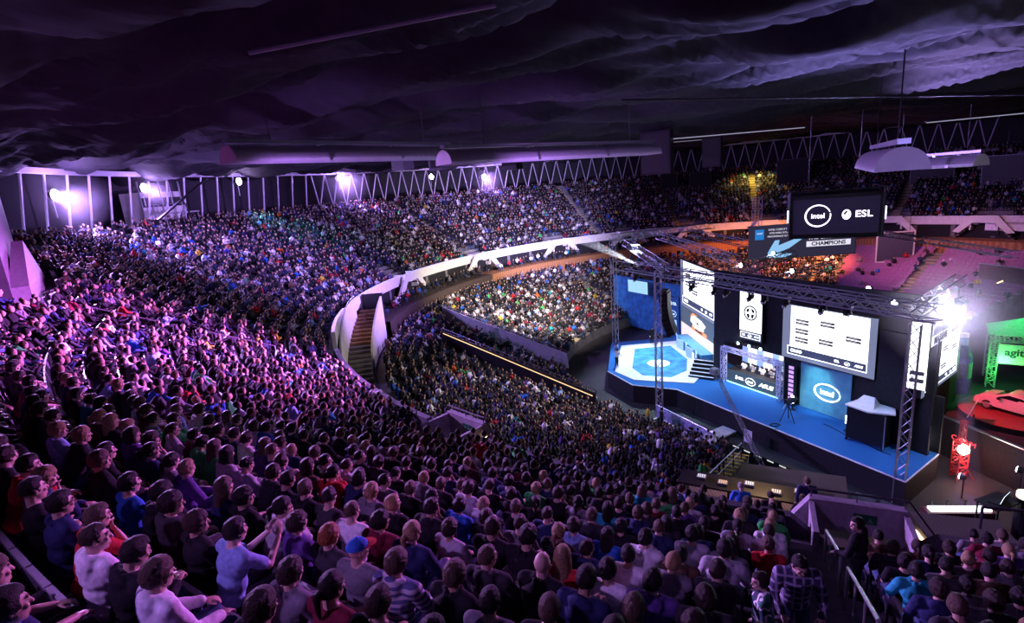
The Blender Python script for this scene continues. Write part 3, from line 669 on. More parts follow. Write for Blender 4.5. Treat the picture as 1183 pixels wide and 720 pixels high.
for s in (-1, 1): MB().box((s*3.75, -2.9, 2.1), (.12, .5, 1.1)).build('side_light', emat('cube_side', (.75, .85, 1), 3), e)
b = MB()
for x in (-2, 2): b.tube((x, 0, 4), (x, 0, 11), .05)
b.build('hanger', M_dsteel, e)
e = empty('sponsor_banner', (29.0, 63.2, 6.9), math.atan2(-2.0, 11.6), 'wide dark sponsor banner with a pale arrow shape below the score cube', 'banner')
W, H = 11.8, 3.9
panel('cloth', 0, W, 0, H, emat('banner_dark', (.035, .03, .065), .8), e); BT = emat('banner_text', (.75, .72, .85), 1.1)  # cloth and print glow of themselves, light put into their colours
MB().box((W/2, .1, H), (W+.3, .15, .15)).box((W/2, .1, 0), (W+.3, .15, .15)).box((W, .1, H/2), (.2, .15, H)).build('frame', M_steel, e)
text('lettering', '/SUS', .55, BT, e, (7.4, -.04, 3.35), shear=.3, sx=1.3); text('lettering', 'THE CHOICE OF', .58, BT, e, (8.9, -.04, 2.15), bold=.02, sx=1.05)
pl = panel('print_block', 6.5, 11.3, 1.1, 1.75, BT, e, -.03, .01); text('lettering', 'CHAMPIONS', .62, emat('banner_ink', (.03, .03, .06), .3), pl, (8.9, -.06, 1.42), bold=.02, sx=1.05)
p = panel('blue_badge', .75, 1.75, 2.3, 3.5, emat('badge_blue', (.02, .2, .6), 1), e, -.03, .01); text('lettering', 'intel', .36, BT, p, (1.25, -.06, 3.05))
text('lettering', 'INTEL CORE I7 PROCESSOR', .3, BT, e, (4.0, -.04, 3.4), sx=.95); text('lettering', 'INTEL INSIDE. EXTRAORDINARY', .28, BT, e, (4.0, -.04, 3.0), sx=.8); text('lettering', 'PERFORMANCE OUTSIDE.', .28, BT, e, (3.6, -.04, 2.6), sx=.9)
MB().slab([(2.2, .6), (2.6, 1.4), (3.0, 2.1), (3.5, 2.15), (3.4, 1.5), (5.6, 2.3), (6.0, 2.1), (4.6, 1.1), (3.4, .65), (5.0, .4), (4.2, .05), (2.4, .05)], -.06, -.03).build('arrow_shape', emat('arrow_blue', (.25, .5, .8), 1.1), e)
e = empty('hanging_screen', (46.6, 66.0, 4.6), math.atan2(-.8, 4.1), 'plain grey screen with a pale frame hanging before the purple seats', 'screen')
MB().box((2.1, .06, 1.85), (4.2, .1, 3.7)).build('cloth', mat('screen_cloth', (.085, .085, .13), .7, var=.1), e)
b = MB()
for (x, z, w, h) in ((2.1, 0, 4.3, .15), (2.1, 3.7, 4.3, .15), (0, 1.85, .15, 3.7), (4.2, 1.85, .15, 3.7)): b.box((x, 0, z), (w, .12, h))
b.build('frame', M_white, e)
b = MB(); [b.tube((x, 0, 3.7), (x, 0, 7), .03) for x in (.6, 3.6)]; b.build('hanger', M_dsteel, e)
# main flood at the end of the rigging + support
e = empty('flood_lamp', (22.3, 25.6, 10.05), rad(-150), 'brightest white flood lamp above the side screen', 'lamp')
MB().tube((0, .35, 0), (0, 0, 0), .35, 14, .5).build('housing', M_blk, e); MB().ball((0, -.03, 0), (.46, .12, .46), 14, 8).build('lens', emat('flood_on', (.86, .84, 1), 160), e)
MB().box((0, .1, .55), (.9, .1, .08)).box((-.48, .1, .25), (.05, .1, .6)).box((.48, .1, .25), (.05, .1, .6)).tube((0, .1, .55), (0, .1, 1.0), .04).build('yoke', M_blk, e)
truss((19.5, 24.5, 10.6), (24.8, 28.3, 10.9), 'short roof truss holding the brightest flood lamp', .5, TM)
e = empty('floor_flood', (24.1, 26.3, 0), 0, 'bright lamp on a red lattice tower beyond the stage corner', 'lamp tower')
lace(MB(), (0, 0, 0), (0, 0, 2.2), .5, .35).tube((-.5, -.5, 0), (0, 0, 1.2), .03).tube((.5, -.5, 0), (0, 0, 1.2), .03).build('tower', M_red, e)
lace(MB(), (0, 0, 2.2), (0, 0, 3.4), .2, .3).build('spire', M_red, e); MB().ball((-.12, -.3, 1.85), .27, 14, 9).build('lamp_ball', emat('ball_on', (1, .95, .85), 40), e)
# ------------------------------------------------------------------ pit, expo corner and near platform
b = MB().prism([PL(237, 22), PL(237, 31), PL(247, 31), PL(250, 22)][::-1] and [(p[0], p[1]) for p in (PL(237, 31), PL(247, 31), PL(250, 22), PL(237, 22))], 0, 1.6)
struct(b.build('floor_boards', M_board))
def steel_rail(name, pts, label, h=1.0):
    e = empty(name, pts[0], 0, label, 'handrail'); o = Vector(pts[0]); P = [Vector(p)-o for p in pts]; b = MB()
    for p, q in zip(P, P[1:]): b.tube(p+Vector((0, 0, h)), q+Vector((0, 0, h)), .03); b.tube(p+Vector((0, 0, h*.5)), q+Vector((0, 0, h*.5)), .018)
    b.build('rail', M_steel, e)
    for p in P: MB().tube(p, p+Vector((0, 0, h)), .028).build('post', M_dsteel, e)
steel_rail('stair_rail', [PL(236.3, r, 1.0+.295*(r-20)) for r in (21, 23.4, 25.8, 28.2, 30.6)], 'steel handrail along the yellow-edged steps at the end of the lower seats')
b = MB()
for j in range(0, NL-4): b.box(PL(235.8, R0L-.42+DRL*j, zl(j)+.01), (.12, .9, .03), rad(235.8))
tag(b.build('step_edging', M_yel), 'yellow step edging at the end of the lower seat rows', 'edging')
# crowd barrier before the stage
P0, P1 = Vector((10.2, 37.0, 0)), Vector((12.6, 31.6, 0)); d = (P1-P0)/3
for k in range(3):
    e = empty('crowd_barrier', P0+d*k, math.atan2(d.y, d.x), NT[k]+' printed crowd barrier from the line array along the pit', 'barrier', 'crowd barriers along the pit')
    L = d.length-.06; panel('print', .05, L-.05, .15, 1.0, mat('barrier_print', (.25, .26, .42), .5, var=.8, scale=3), e); b = MB()
    b.tube((0, 0, .1), (0, 0, 1.1), .025).tube((L, 0, .1), (L, 0, 1.1), .025).tube((0, 0, 1.1), (L, 0, 1.1), .025).tube((0, 0, .12), (L, 0, .12), .025)
    b.box((.1, 0, .03), (.08, .7, .06)).box((L-.1, 0, .03), (.08, .7, .06)).build('frame', M_steel, e)
e = empty('barrier_wall', (12.7, 31.3, 0), math.atan2(-4.6, 2.6), 'low black barrier with small lit marks running along the pit', 'barrier')
MB().box((3.2, 0, .5), (6.4, .12, 1.0)).build('panel', M_blk, e); b = MB()
for k in range(8): b.box((.5+.78*k, -.08, .9), (.4, .03, .06))
b.build('light_mark', emat('mark_white', (.7, .75, .7), .9), e)
e = empty('pit_board', (13.7, 33.4, 0), 0, 'pale flat board lying on the pit floor below the stage edge', 'board'); MB().box((0, 0, .25), (1.6, 1.1, .1), .5).build('top', mat('board_pale', (.4, .38, .42), .7), e); MB().box((0, 0, .1), (1.2, .8, .2), .5).build('base', M_blk, e)
e = empty('pit_sign', (14.6, 31.4, 0), SROT, 'small white upright notice board in the pit', 'notice board'); panel('sheet', -.3, .3, .4, 1.3, mat('sheet_white', (.6, .6, .66), .6), e); MB().tube((-.25, .04, 0), (-.25, .04, 1.3), .02).tube((.25, .04, 0), (.25, .04, 1.3), .02).build('leg', M_blk, e)
for k in range(2):
    e = empty('floor_monitor', (17.6+.75*k, 24.6-.85*k, 0), SROT, ('dark wedge monitor nearer the crane' if k == 0 else 'dark wedge monitor nearer the corner tower')+' on the pit floor', 'stage monitor')
    MB().add([(-.5, -.35, 0), (.5, -.35, 0), (.5, .35, 0), (-.5, .35, 0), (-.5, .3, .42), (.5, .3, .42), (.5, -.3, .1), (-.5, -.3, .1)], [(0, 3, 2, 1), (0, 1, 6, 7), (7, 6, 5, 4), (2, 3, 4, 5), (0, 7, 4, 3), (1, 2, 5, 6)]).build('cabinet', mat('wedge', (.08, .08, .09), .6), e)
    panel('grille', -.44, .44, 0, .5, mat('grille_dark', (.13, .13, .15), .5), e).rotation_euler = (rad(-62), 0, 0)
# control desk with lit consoles behind the standing staff
e = empty('control_desk', PL(240.6, 34.6, 7.0), rad(240.6)-PI/2, 'long control desk with lit consoles, papers and cables beside the boards', 'desk')
MB().box((0, 0, .72), (4.6, .9, .06)).build('top', M_blk, e)
for x in (-2.1, -.7, .7, 2.1): MB().box((x, 0, .35), (.06, .7, .7)).build('leg', M_blk, e)
for k, (x, y, c) in enumerate([(-1.9, .05, (1, .7, .5)), (-1.35, -.15, (.9, .9, 1)), (-.7, .1, (1, .85, .7)), (.1, -.1, (.9, .95, 1)), (.9, .1, (1, .6, .4)), (1.6, -.05, (.8, .85, 1))]):
    r = empty('mixing_console', PL(240.6, 34.6, 7.755), rad(240.6)-PI/2, NT[k]+' small console or sheet from the boards end of the control desk', 'console', 'consoles on the control desk')
    MB().box((x, y, .05), (.3, .24, .06)).build('case', M_grey, r); b = MB()
    for i in range(4):
        for j in range(3): b.box((x-.1+.065*i, y-.07+.07*j, .09), (.035, .035, .02))
    b.build('lit_key', emat('key_%d' % k, c, .9), r)
# low light bar counter
e = empty('light_bar_counter', PL(261.0, 23.6, 0), rad(261.0)-PI/2, 'low counter with a bright white light bar beside the stage corner', 'counter')
MB().box((0, 0, .5), (3.0, .6, 1.0)).build('body', mat('counter_red', (.10, .02, .03), .5), e); MB().box((0, 0, 1.06), (2.6, .35, .1)).build('light_bar', emat('bar_white', (.9, .92, 1), 4), e)
for x in (-1.1, -.4, .4, 1.1): MB().box((x, -.2, 1.2), (.06, .06, .4)).build('post', M_blk, e)
MB().tube((-1.6, -.35, .6), (1.6, -.35, .6), .03).build('rail', M_steel, e)
e = empty('laptop', (21.6, 21.4, 1.9), rad(-150), 'open laptop with a bright screen near the edge of the pit', 'laptop')
MB().box((0, 0, .02), (.7, .5, .04)).build('keyboard_base', M_blk, e); s = MB().box((0, .3, .3), (.75, .04, .5), M=Matrix.Rotation(-.25, 3, 'X')).build('lid', M_blk, e)
MB().box((0, .27, .3), (.68, .02, .42), M=Matrix.Rotation(-.25, 3, 'X')).build('screen', emat('laptop_screen', (.7, .85, 1), 3), s)
e = empty('side_table', (21.7, 21.45, 0), .3, 'small black table under the open laptop', 'table'); MB().box((0, 0, 1.86), (1.6, 1.0, .06)).build('top', M_blk, e)
for x in (-.7, .7):
    for y in (-.4, .4): MB().tube((x, y, 0), (x, y, 1.84), .04).build('leg', M_blk, e)
e = empty('drum_lamp', (22.75, 21.2, 0), 0, 'round cream-topped drum lamp beside the laptop', 'lamp'); MB().tube((0, 0, 0), (0, 0, 2.1), .35, 16).build('drum', M_blk, e); MB().tube((0, 0, 2.1), (0, 0, 2.32), .36, 16).build('lit_top', emat('cream_top', (1, .95, .75), 1.6), e)
e = empty('display_board', (23.0, 19.6, 1.2), rad(40), 'tilted large brown board with a blue lit lower edge at the pit side', 'board')
panel('board', -1.5, 1.5, 0, 1.7, mat('brown_board', (.16, .07, .04), .6), e, 0, .08); MB().box((0, -.07, .02), (3, .04, .08)).build('lit_edge', emat('edge_blue', (.3, .5, 1), 2), e); MB().box((-1.2, .3, .2), (.1, .6, 1.0)).box((1.2, .3, .2), (.1, .6, 1.0)).build('support', M_blk, e)
# black partition beyond the stage corner
e = empty('partition', (25.0, 29.4, 0), math.atan2(-7.4, 1.3), 'long black partition with small red lettering beyond the stage corner', 'partition')
MB().box((4.0, .1, 1.2), (8.0, .2, 2.4)).build('panel', M_black, e); MB().box((4.0, .1, 2.42), (8.0, .22, .05)).build('top_edge', M_steel, e)
text('lettering', 'CARVM', .42, emat('red_letters', (1, .05, .08), 1.6), e, (1.9, -.03, 1.45), shear=.1)
for k, (p, lab) in enumerate([((22.7, 24.6, 1.2), 'small bright lamp low at the stage corner'), ((25.4, 24.3, 1.5), 'small white lamp near the red lamp tower'), ((25.9, 23.4, 2.0), 'small white lamp on the black partition end')]):
    e = empty('accent_lamp', p, rad(-150), lab, 'lamp'); MB().tube((0, .2, 0), (0, 0, 0), .15, 8, .2).build('housing', M_blk, e); MB().ball((0, 0, 0), (.2, .08, .16), 8, 6).build('lens', emat('accent_on', (1, .93, .98), 14), e); MB().tube((0, .15, -p[2]), (0, .15, 0), .03).build('stand', M_blk, e)
# car on a low podium
def car():
    e = empty('car', (33.0, 32.2, .42), rad(112), 'pale coupe car under red light on a round podium', 'car')
    pts = [(-2.1, .3), (-2.15, .62), (-1.9, .85), (-1.2, .98), (-.55, 1.33), (.25, 1.38), (.95, 1.05), (1.75, .88), (2.1, .62), (2.12, .3)]
    n = len(pts); b = bmesh.new(); prev = None
    for y, k in ((-.86, .0), (-.78, .04), (.78, .04), (.86, .0)):
        pass
    b.free(); mb = MB(); rows = []
    for y, sc, dz in ((-.88, .96, -.05), (-.80, 1, 0), (-.55, 1, .02), (.55, 1, .02), (.80, 1, 0), (.88, .96, -.05)):
        rows.append([(x*sc, y*(.86 if z > 1.0 else 1), z+dz if z > .4 else z) for x, z in pts])
    vs = [p for r in rows for p in r]; fs = [(j*n+i, j*n+i+1, (j+1)*n+i+1, (j+1)*n+i) for j in range(5) for i in range(n-1)]
    fs += [tuple(range(n-1, -1, -1)), tuple(range(5*n, 6*n))]+[(j*n, (j+1)*n, (j+1)*n+n-1, j*n+n-1) for j in range(5)]
    o = mb.add(vs, fs).build('body', mat('car_paint', (.72, .62, .62), .25, .1, var=.02), e, True)
    b = o.modifiers.new('bevel', 'BEVEL'); b.width = .05; b.segments = 2
    GL = mat('car_glass', (.01, .01, .015), .08)
    for s in (-1, 1): MB().slab([(-1.0, 1.0), (-.5, 1.28), (.2, 1.32), (.75, 1.05)], s*.80-.02 if s > 0 else -.82, s*.80+.02 if s > 0 else -.78).build('side_window', GL, e)
    MB().add([(1.0, -.6, 1.08), (1.0, .6, 1.08), (.35, .55, 1.38), (.35, -.55, 1.38)], [(0, 1, 2, 3)]).build('windscreen', GL, e)
    MB().add([(-1.22, -.6, 1.02), (-1.22, .6, 1.02), (-.62, .55, 1.36), (-.62, -.55, 1.36)], [(3, 2, 1, 0)]).build('rear_window', GL, e)
    for x in (-1.3, 1.3):
        for s in (-1, 1):
            w = MB().tube((x, s*.62, .32), (x, s*.88, .32), .32, 20).build('wheel', mat('tyre', (.02, .02, .02), .8), e); MB().tube((x, s*.86, .32), (x, s*.9, .32), .2, 12).build('rim', M_steel, w)
    for s in (-1, 1): MB().ball((2.0, s*.62, .66), (.12, .2, .09)).build('headlamp', M_steel, e); MB().box((-2.1, s*.6, .7), (.06, .3, .12)).build('tail_lamp', M_red, e); MB().box((.65, s*.95, 1.0), (.14, .2, .12)).build('mirror', M_blk, e)
car()
e = empty('car_podium', (33.0, 32.2, 0), 0, 'low round dark podium carrying the pale car', 'podium'); MB().tube((0, 0, 0), (0, 0, .38), 3.0, 40).build('drum', M_blk, e); MB().tube((0, 0, .38), (0, 0, .42), 3.05, 40).build('top', mat('podium_red', (.25, .05, .05), .4), e)
e = empty('price_stand', (29.6, 31.8, 0), rad(-140), 'white tilted info stand beside the car podium', 'stand'); MB().box((0, 0, 1.2), (.8, .06, 1.2), M=Matrix.Rotation(-.3, 3, 'X')).build('sheet', M_lino, e); MB().tube((0, .1, 0), (0, .1, .8), .05).build('post', M_blk, e)
# green-lit truss gate
GT = mat('gate_truss', (.35, .6, .35), .4, .3)  # green light is put into the truss colour
e = empty('booth_gate', (35.9, 37.4, 0), math.atan2(-1.6, 2.0), 'green-lit truss gate with a pale hanging sign', 'gate')
for x in (0, 3.0): lace(MB(), (x, 0, 0), (x, 0, 3.9), .5, .5, .03, .04).build('gate_post', GT, e); lace(MB(), (x, 2.6, 0), (x, 2.6, 3.9), .5, .5, .03, .04).build('gate_post', GT, e)
lace(MB(), (0, 0, 3.9), (3.0, 0, 3.9), .5, .5, .03, .04).build('gate_beam', GT, e)
MB().add([(-.4, -.3, 4.15), (3.4, -.3, 4.15), (3.4, 3.0, 4.15), (-.4, 3.0, 4.15), (1.5, 1.2, 5.2)], [(0, 1, 4), (1, 2, 4), (2, 3, 4), (3, 0, 4)]).build('roof_cloth', mat('roof_green', (.12, .55, .3), .7), e)
panel('sign', .2, 2.5, 2.0, 3.5, mat('sign_cream', (.62, .58, .45), .7), e, -.3, .05); text('lettering', 'agito', .75, mat('sign_ink', (.01, .03, .03), .6), e, (1.3, -.37, 2.9), bold=.02)
e = empty('giant_bottle', (33.2, 37.0, 0), 0, 'tall blue bottle-shaped display with a green label', 'display'); MB().tube((0, 0, 0), (0, 0, 2.8), .6, 16).tube((0, 0, 2.8), (0, 0, 3.7), .6, 16, .24).tube((0, 0, 3.7), (0, 0, 4.3), .24, 16).build('bottle', mat('bottle_blue', (.02, .14, .5), .25), e, True)
MB().tube((0, 0, 1.2), (0, 0, 2.4), .62, 16).build('label_band', mat('bottle_label', (.1, .5, .3), .5), e); MB().tube((0, 0, 4.3), (0, 0, 4.55), .27, 12).build('cap', M_white, e)
for k, (p, c, lab) in enumerate([((31.4, 38.4, 0), (.25, .35, 1), 'dark stand with small blue-lit screens beside the side screen'), ((30.2, 35.0, 0), (.7, .7, .9), 'dark stand with white-lit lettering beside the blue bottle')]):
    e = empty('demo_stand', p, rad(-145), lab, 'stand'); MB().box((0, .2, 2.4), (3.0, .4, 4.8)).build('stand_wall', M_blk, e)
    for i in range(6): MB().box((-1.0+.8*(i % 3), -.03, 1.2+1.3*(i//3)+.3*(i % 2)), (.5, .05, .35)).build('lit_screen', emat('demo_%d' % k, c, 1.6), e)
# brown sponsor wall on the far side
e = empty('sponsor_wall', PL(8.5, 27.5, 4.0), rad(8.5)-PI/2, 'brownish sponsor wall with faint lettering above the green gate', 'sign')
panel('board', -6, 6, 0, 1.6, mat('sponsor_brown', (.16, .08, .08), .7), e, 0, .1)
for x in (-3.6, 0, 3.6): t = panel('print_mark', x-.9, x+.9, .8, 1.05, emat('brown_print', (.6, .5, .5), .5), e, -.06, .01)
MB().box((0, -.05, 1.62), (12.2, .12, .1)).build('top_edge', M_steel, e)
e = empty('white_poster', PL(24, 38.6, 8.0), rad(24)-PI/2, 'white poster with a dark pink emblem on the far balcony', 'poster')
panel('sheet', -2.6, 2.6, 0, 1.7, mat('poster_white', (.75, .7, .72), .7), e, -.9, .05); MB().slab([(-1.9, 1.0), (-1.5, 1.3), (-1.1, 1.0), (-1.5, .4)], -.99, -.96).build('emblem', mat('poster_pink', (.35, .03, .12), .6), e); panel('print_mark', -.6, 1.9, .7, .95, mat('poster_ink', (.4, .33, .36), .6), e, -.96, .01); MB().box((0, -.8, .8), (5.3, .1, 1.8)).build('frame', M_steel, e)
# far lit stair lines on the empty stand
e = empty('stair_light', PL(14, 33.5, 6.1), 0, 'warm light strip along the stair edge of the empty purple stand', 'light strip')
p, q = Vector(PL(14, 35.3, 6.3))-e.location, Vector(PL(16, 27.0, 3.9))-e.location
MB().tube(p, q, .06).build('strip', emat('strip_warm2', (1, .7, .35), 3), e); MB().tube(p-Vector((0, 0, .1)), q-Vector((0, 0, .1)), .08).build('housing', M_blk, e)
# aisle stairs: pale treads laid over the upper and lower tiers
AISLES_U = [243, 206, 183, 160, 138, 104.5, 85.2, 68.3, 43]
AISLES_L = [175, 150, 118, 100, 73, 55, 33]
TREAD = mat('aisle_tread', (.45, .36, .2), .8)
for a, lab in zip(AISLES_U, ['aisle steps by the plaid-shirted man', 'aisle steps on the stand side with the railings', 'aisle steps above the wooden vomitory', 'aisle steps past the vomitory', 'aisle steps above the white balustrades',
                             'yellowish aisle steps left of the hanging speaker', 'pale yellow aisle steps below the hanging speaker', 'pale aisle steps in the yellow-lit stand', 'dim aisle steps above the grey screen']):
    b = MB()
    for k in range(NU): b.box(PL(a, R0U+DR*k-.02, zu(k)+.03), (.74, 1.0, .05), rad(a)); b.box(PL(a, R0U+DR*k+.26, zu(k)+.13), (.26, 1.0, .2), rad(a))
    tag(b.build('aisle_stairs', TREAD if a < 120 else M_conc), lab, 'stairs')
for a, lab in zip(AISLES_L, ['lower aisle steps between the gangway walls', 'lower aisle steps by the blue drape', 'orange-lit lower aisle steps under the wooden wall', 'lower aisle steps behind the lamp beam',
                             'lower aisle steps in the orange-lit block', 'brown lower aisle steps beside the grey screen', 'pale lower aisle steps between the purple seats']):
    b = MB()
    for j in range(NL): b.box(PL(a, R0L+DRL*j, zl(j)+.02), (.85, 1.1, .05), rad(a))
    tag(b.build('aisle_stairs', TREAD), lab, 'stairs')
# hand rails standing in the near aisle and one block further
def aisle_rail(a, ks, label):
    pts = [PL(a, R0U+DR*k, zu(k)) for k in ks]; o = Vector(pts[0]); e = empty('aisle_rail', o, 0, label, 'handrail')
    P = [Vector(p)-o for p in pts]; b = MB()
    for p, q in zip(P, P[1:]): b.tube(p+Vector((0, 0, .95)), q+Vector((0, 0, .95)), .026, 8)
    b.tube(P[0]+Vector((0, 0, .95)), P[0], .026, 8).tube(P[-1]+Vector((0, 0, .95)), P[-1], .026, 8).build('rail', M_steel, e)
    for p in P[1:-1]: MB().tube(p, p+Vector((0, 0, .95)), .022).build('post', M_steel, e)
aisle_rail(243.25, (5, 6, 7, 8), 'steel handrail in the near aisle beside the plaid-shirted man')
aisle_rail(243.25, (1, 2, 3, 4), 'steel handrail in the near aisle just above the parapet')
aisle_rail(206.2, (9, 10, 11, 12, 13), 'dark steel handrail on the aisle among the brightly lit rows')
aisle_rail(206.2, (3, 4, 5, 6, 7), 'dark steel handrail lower down the aisle among the lit rows')
# ------------------------------------------------------------------ people
V = Vector
def rcone(b, p, q, r1, r2, n=10):
    p, q = V(p), V(q); b.tube(p, q, r1, n, r2); b.ball(p, r1, n, 6); b.ball(q, r2, n, 6)
def chain(b, pts, rs, n=10):
    for i in range(len(pts)-1): rcone(b, pts[i], pts[i+1], rs[i], rs[i+1], n)
def ell(b, c, r, M=None, seg=14, rings=9):
    t = MB().ball((0, 0, 0), r, seg, rings); M = M or Matrix.Identity(3)
    b.add([M @ V(p)+V(c) for p in t.v], t.f)
def fuse(b, voxel, smooth=4, name='m', wrinkle=0.0, seed=0, decimate=None):
    me = bpy.data.meshes.new(name); me.from_pydata(b.v, [], b.f); o = link('tmp', me)
    m = o.modifiers.new('r', 'REMESH'); m.mode = 'VOXEL'; m.voxel_size = voxel
    m = o.modifiers.new('s', 'SMOOTH'); m.iterations = smooth; m.factor = .5
    if decimate: m = o.modifiers.new('d', 'DECIMATE'); m.ratio = decimate
    dg = bpy.context.evaluated_depsgraph_get(); r = bpy.data.meshes.new_from_object(o.evaluated_get(dg)); r.name = name
    bpy.data.objects.remove(o); bpy.data.meshes.remove(me)
    if wrinkle:
        for v in r.vertices:
            c = v.co*9+V((seed, 0, 0)); v.co += v.normal*wrinkle*(noise.noise(V((c.x, c.y, c.z*1.7)))+.5*noise.noise(c*2.3))
    r.polygons.foreach_set('use_smooth', [True]*len(r.polygons)); r.update(); return r
def J(pose):
    """Joint positions of one figure: origin on the floor under the pelvis, facing +Y."""
    g = lambda k, d: pose.get(k, d)
    j = {}; L = rad(g('lean', 8)); tw = rad(g('twist', 0)); sit = g('sit', True)
    H = V((0, .02, .53)) if sit else V((0, 0, .97)); d = V((0, math.sin(L), math.cos(L))); R = Matrix.Rotation(tw, 3, 'Z')
    j['H'] = H; j['W'] = H+d*.17; j['C'] = H+d*.33; j['N'] = H+d*.50
    hl = L*.45+rad(g('nod', 4)); hd = V((0, math.sin(hl), math.cos(hl)))
    j['yaw'] = rad(g('yaw', 0)); j['nod'] = hl
    j['HC'] = j['N']+hd*.145+V((0, .022, .0))
    sh = R @ V((.192, 0, 0)); sp = H+d*.445
    dl = g('hands', 'lap'); fw = R @ V((0, 1, 0))
    for s, n in ((-1, 'l'), (1, 'r')):
        S = sp+sh*s; j['S'+n] = S
        side = (R @ V((s, 0, 0)))
        mode = dl if isinstance(dl, str) else dl[0 if s < 0 else 1]
        E_, W_ = {'lap': (V((s*.05, .10, -.26)), V((-s*.04, .33, -.33))), 'knee': (V((s*.07, .12, -.27)), V((-s*.05, .30, -.37))),
                  'chin': (V((-s*.01, .20, -.24)), V((-s*.13, .16, -.02))), 'fold': (V((s*.07, .07, -.28)), V((-s*.20, .19, -.25))),
                  'clap': (V((s*.02, .20, -.20)), V((-s*.10, .40, -.06))), 'phone': (V((s*.05, .08, -.27)), V((-s*.12, .28, -.22))),
                  'side': (V((s*.06, -.02, -.28)), V((s*.05, .05, -.53))), 'pocket': (V((s*.11, -.06, -.27)), V((s*.03, .06, -.44))),
                  'up': (V((s*.12, .10, .18)), V((s*.05, .16, .42))), 'rail': (V((s*.08, .06, -.27)), V((s*.02, .26, -.36)))}[mode]
        f = lambda v: side*(v.x*s)+fw*v.y+V((0, 0, v.z))
        j['E'+n] = S+f(E_); j['P'+n] = S+f(W_)
        if sit:
            k = g('knees', .13); j['T'+n] = V((s*.09, .04, .50)); j['K'+n] = V((s*k, .45, .50)); j['A'+n] = V((s*k, .42, .09)); j['F'+n] = V((s*(k+.01), .53, .045))
        else:
            st = g('stride', 0)*s; j['T'+n] = V((s*.09, 0, .93)); j['K'+n] = V((s*.10, .03+st*.5, .50)); j['A'+n] = V((s*.11, st-.02, .09)); j['F'+n] = V((s*.13, st+.11, .045))
    return j
HEADR = lambda j: Matrix.Rotation(j['yaw'], 3, 'Z') @ Matrix.Rotation(-j['nod'], 3, 'X')
def hand(b, P, fwd, s, up, curl):
    fwd = fwd.normalized(); x = fwd.cross(up).normalized(); u = x.cross(fwd)
    M = Matrix((x, fwd, u)).transposed()
    ell(b, P+fwd*.05, (.040, .052, .016), M, 10, 7)
    for k, (o, l) in enumerate(((-.030, .062), (-.010, .074), (.010, .070), (.029, .054))):
        a = P+fwd*.088+x*o; c = fwd*math.cos(curl)-u*math.sin(curl); m = a+c*l*.55; e = m+(fwd*math.cos(curl*2.2)-u*math.sin(curl*2.2))*l*.5
        chain(b, [a, m, e], [.0095, .009, .0075], 6)
    t = P+fwd*.03-x*(s*.036); chain(b, [t, t+fwd*.03-x*(s*.03)-u*.005, t+fwd*.062-x*(s*.032)-u*.012], [.012, .0105, .009], 6)
def head_parts(b, j):
    M = HEADR(j); c = j['HC']; P = lambda x, y, z: c+M @ V((x, y, z))
    ell(b, P(0, -.010, .018), (.076, .096, .100), M); ell(b, P(0, .022, -.045), (.060, .072, .078), M); ell(b, P(0, .062, -.100), (.026, .024, .022), M)
    ell(b, P(0, .084, .030), (.050, .014, .012), M)
    rcone(b, P(0, .088, .018), P(0, .110, -.024), .009, .014, 8); ell(b, P(0, .090, -.066), (.025, .011, .010), M); ell(b, P(0, .088, -.078), (.021, .011, .008), M)
    for s in (-1, 1):
        ell(b, P(s*.040, .074, -.022), (.020, .016, .018), M); ell(b, P(s*.080, -.008, -.008), (.010, .020, .032), M); ell(b, P(s*.030, .080, .010), (.013, .009, .009), M)
    chain(b, [j['N']-V((0, 0, .05)), c+M @ V((0, -.025, -.06))], [.060, .055])
def body_mesh(pose, name):
    j = J(pose); b = MB(); head_parts(b, j)
    ell(b, j['H'], (.15, .105, .12)); ell(b, j['W'], (.135, .095, .13)); ell(b, j['C'], (.165, .105, .15))
    chain(b, [j['Sl'], j['N']-V((0, .0, .03)), j['Sr']], [.058, .065, .058])
    for s, n in ((-1, 'l'), (1, 'r')):
        chain(b, [j['S'+n], j['E'+n], j['P'+n]], [.050, .041, .028]); d = (j['P'+n]-j['E'+n])
        curl = pose.get('curl', .5); up = V((0, 0, 1)) if abs(d.normalized().z) < .8 else V((0, -1, 0))
        if pose.get('hands') == 'clap': up = V((s, 0, .2))
        hand(b, j['P'+n], d if pose.get('hands') != 'clap' else d+V((0, 0, .25)), s, up, curl)
        chain(b, [j['T'+n], j['K'+n], j['A'+n]], [.075, .052, .036]); chain(b, [j['A'+n], j['F'+n]], [.038, .03])
    m = fuse(b, .0085, 3, name)
    M = HEADR(j).inverted(); at = m.color_attributes.new('tint', 'FLOAT_COLOR', 'POINT'); cols = np.ones((len(m.vertices), 4), dtype=np.float32)
    for i, v in enumerate(m.vertices):
        p = M @ (v.co-j['HC'])
        if p.y > .06 and abs(p.x) < .06 and -.09 < p.z < .06:
            if abs(abs(p.x)-.030) < .014 and abs(p.z-.010) < .008: cols[i, :3] = (.12, .10, .10) if abs(abs(p.x)-.030) < .006 else (1.1, 1.25, 1.4)
            elif abs(abs(p.x)-.032) < .02 and abs(p.z-.034) < .007: cols[i, :3] = (.25, .2, .2)
            elif abs(p.x) < .024 and abs(p.z+.071) < .011: cols[i, :3] = (.85, .5, .5)
    at.data.foreach_set('color', cols.ravel()); return m, j
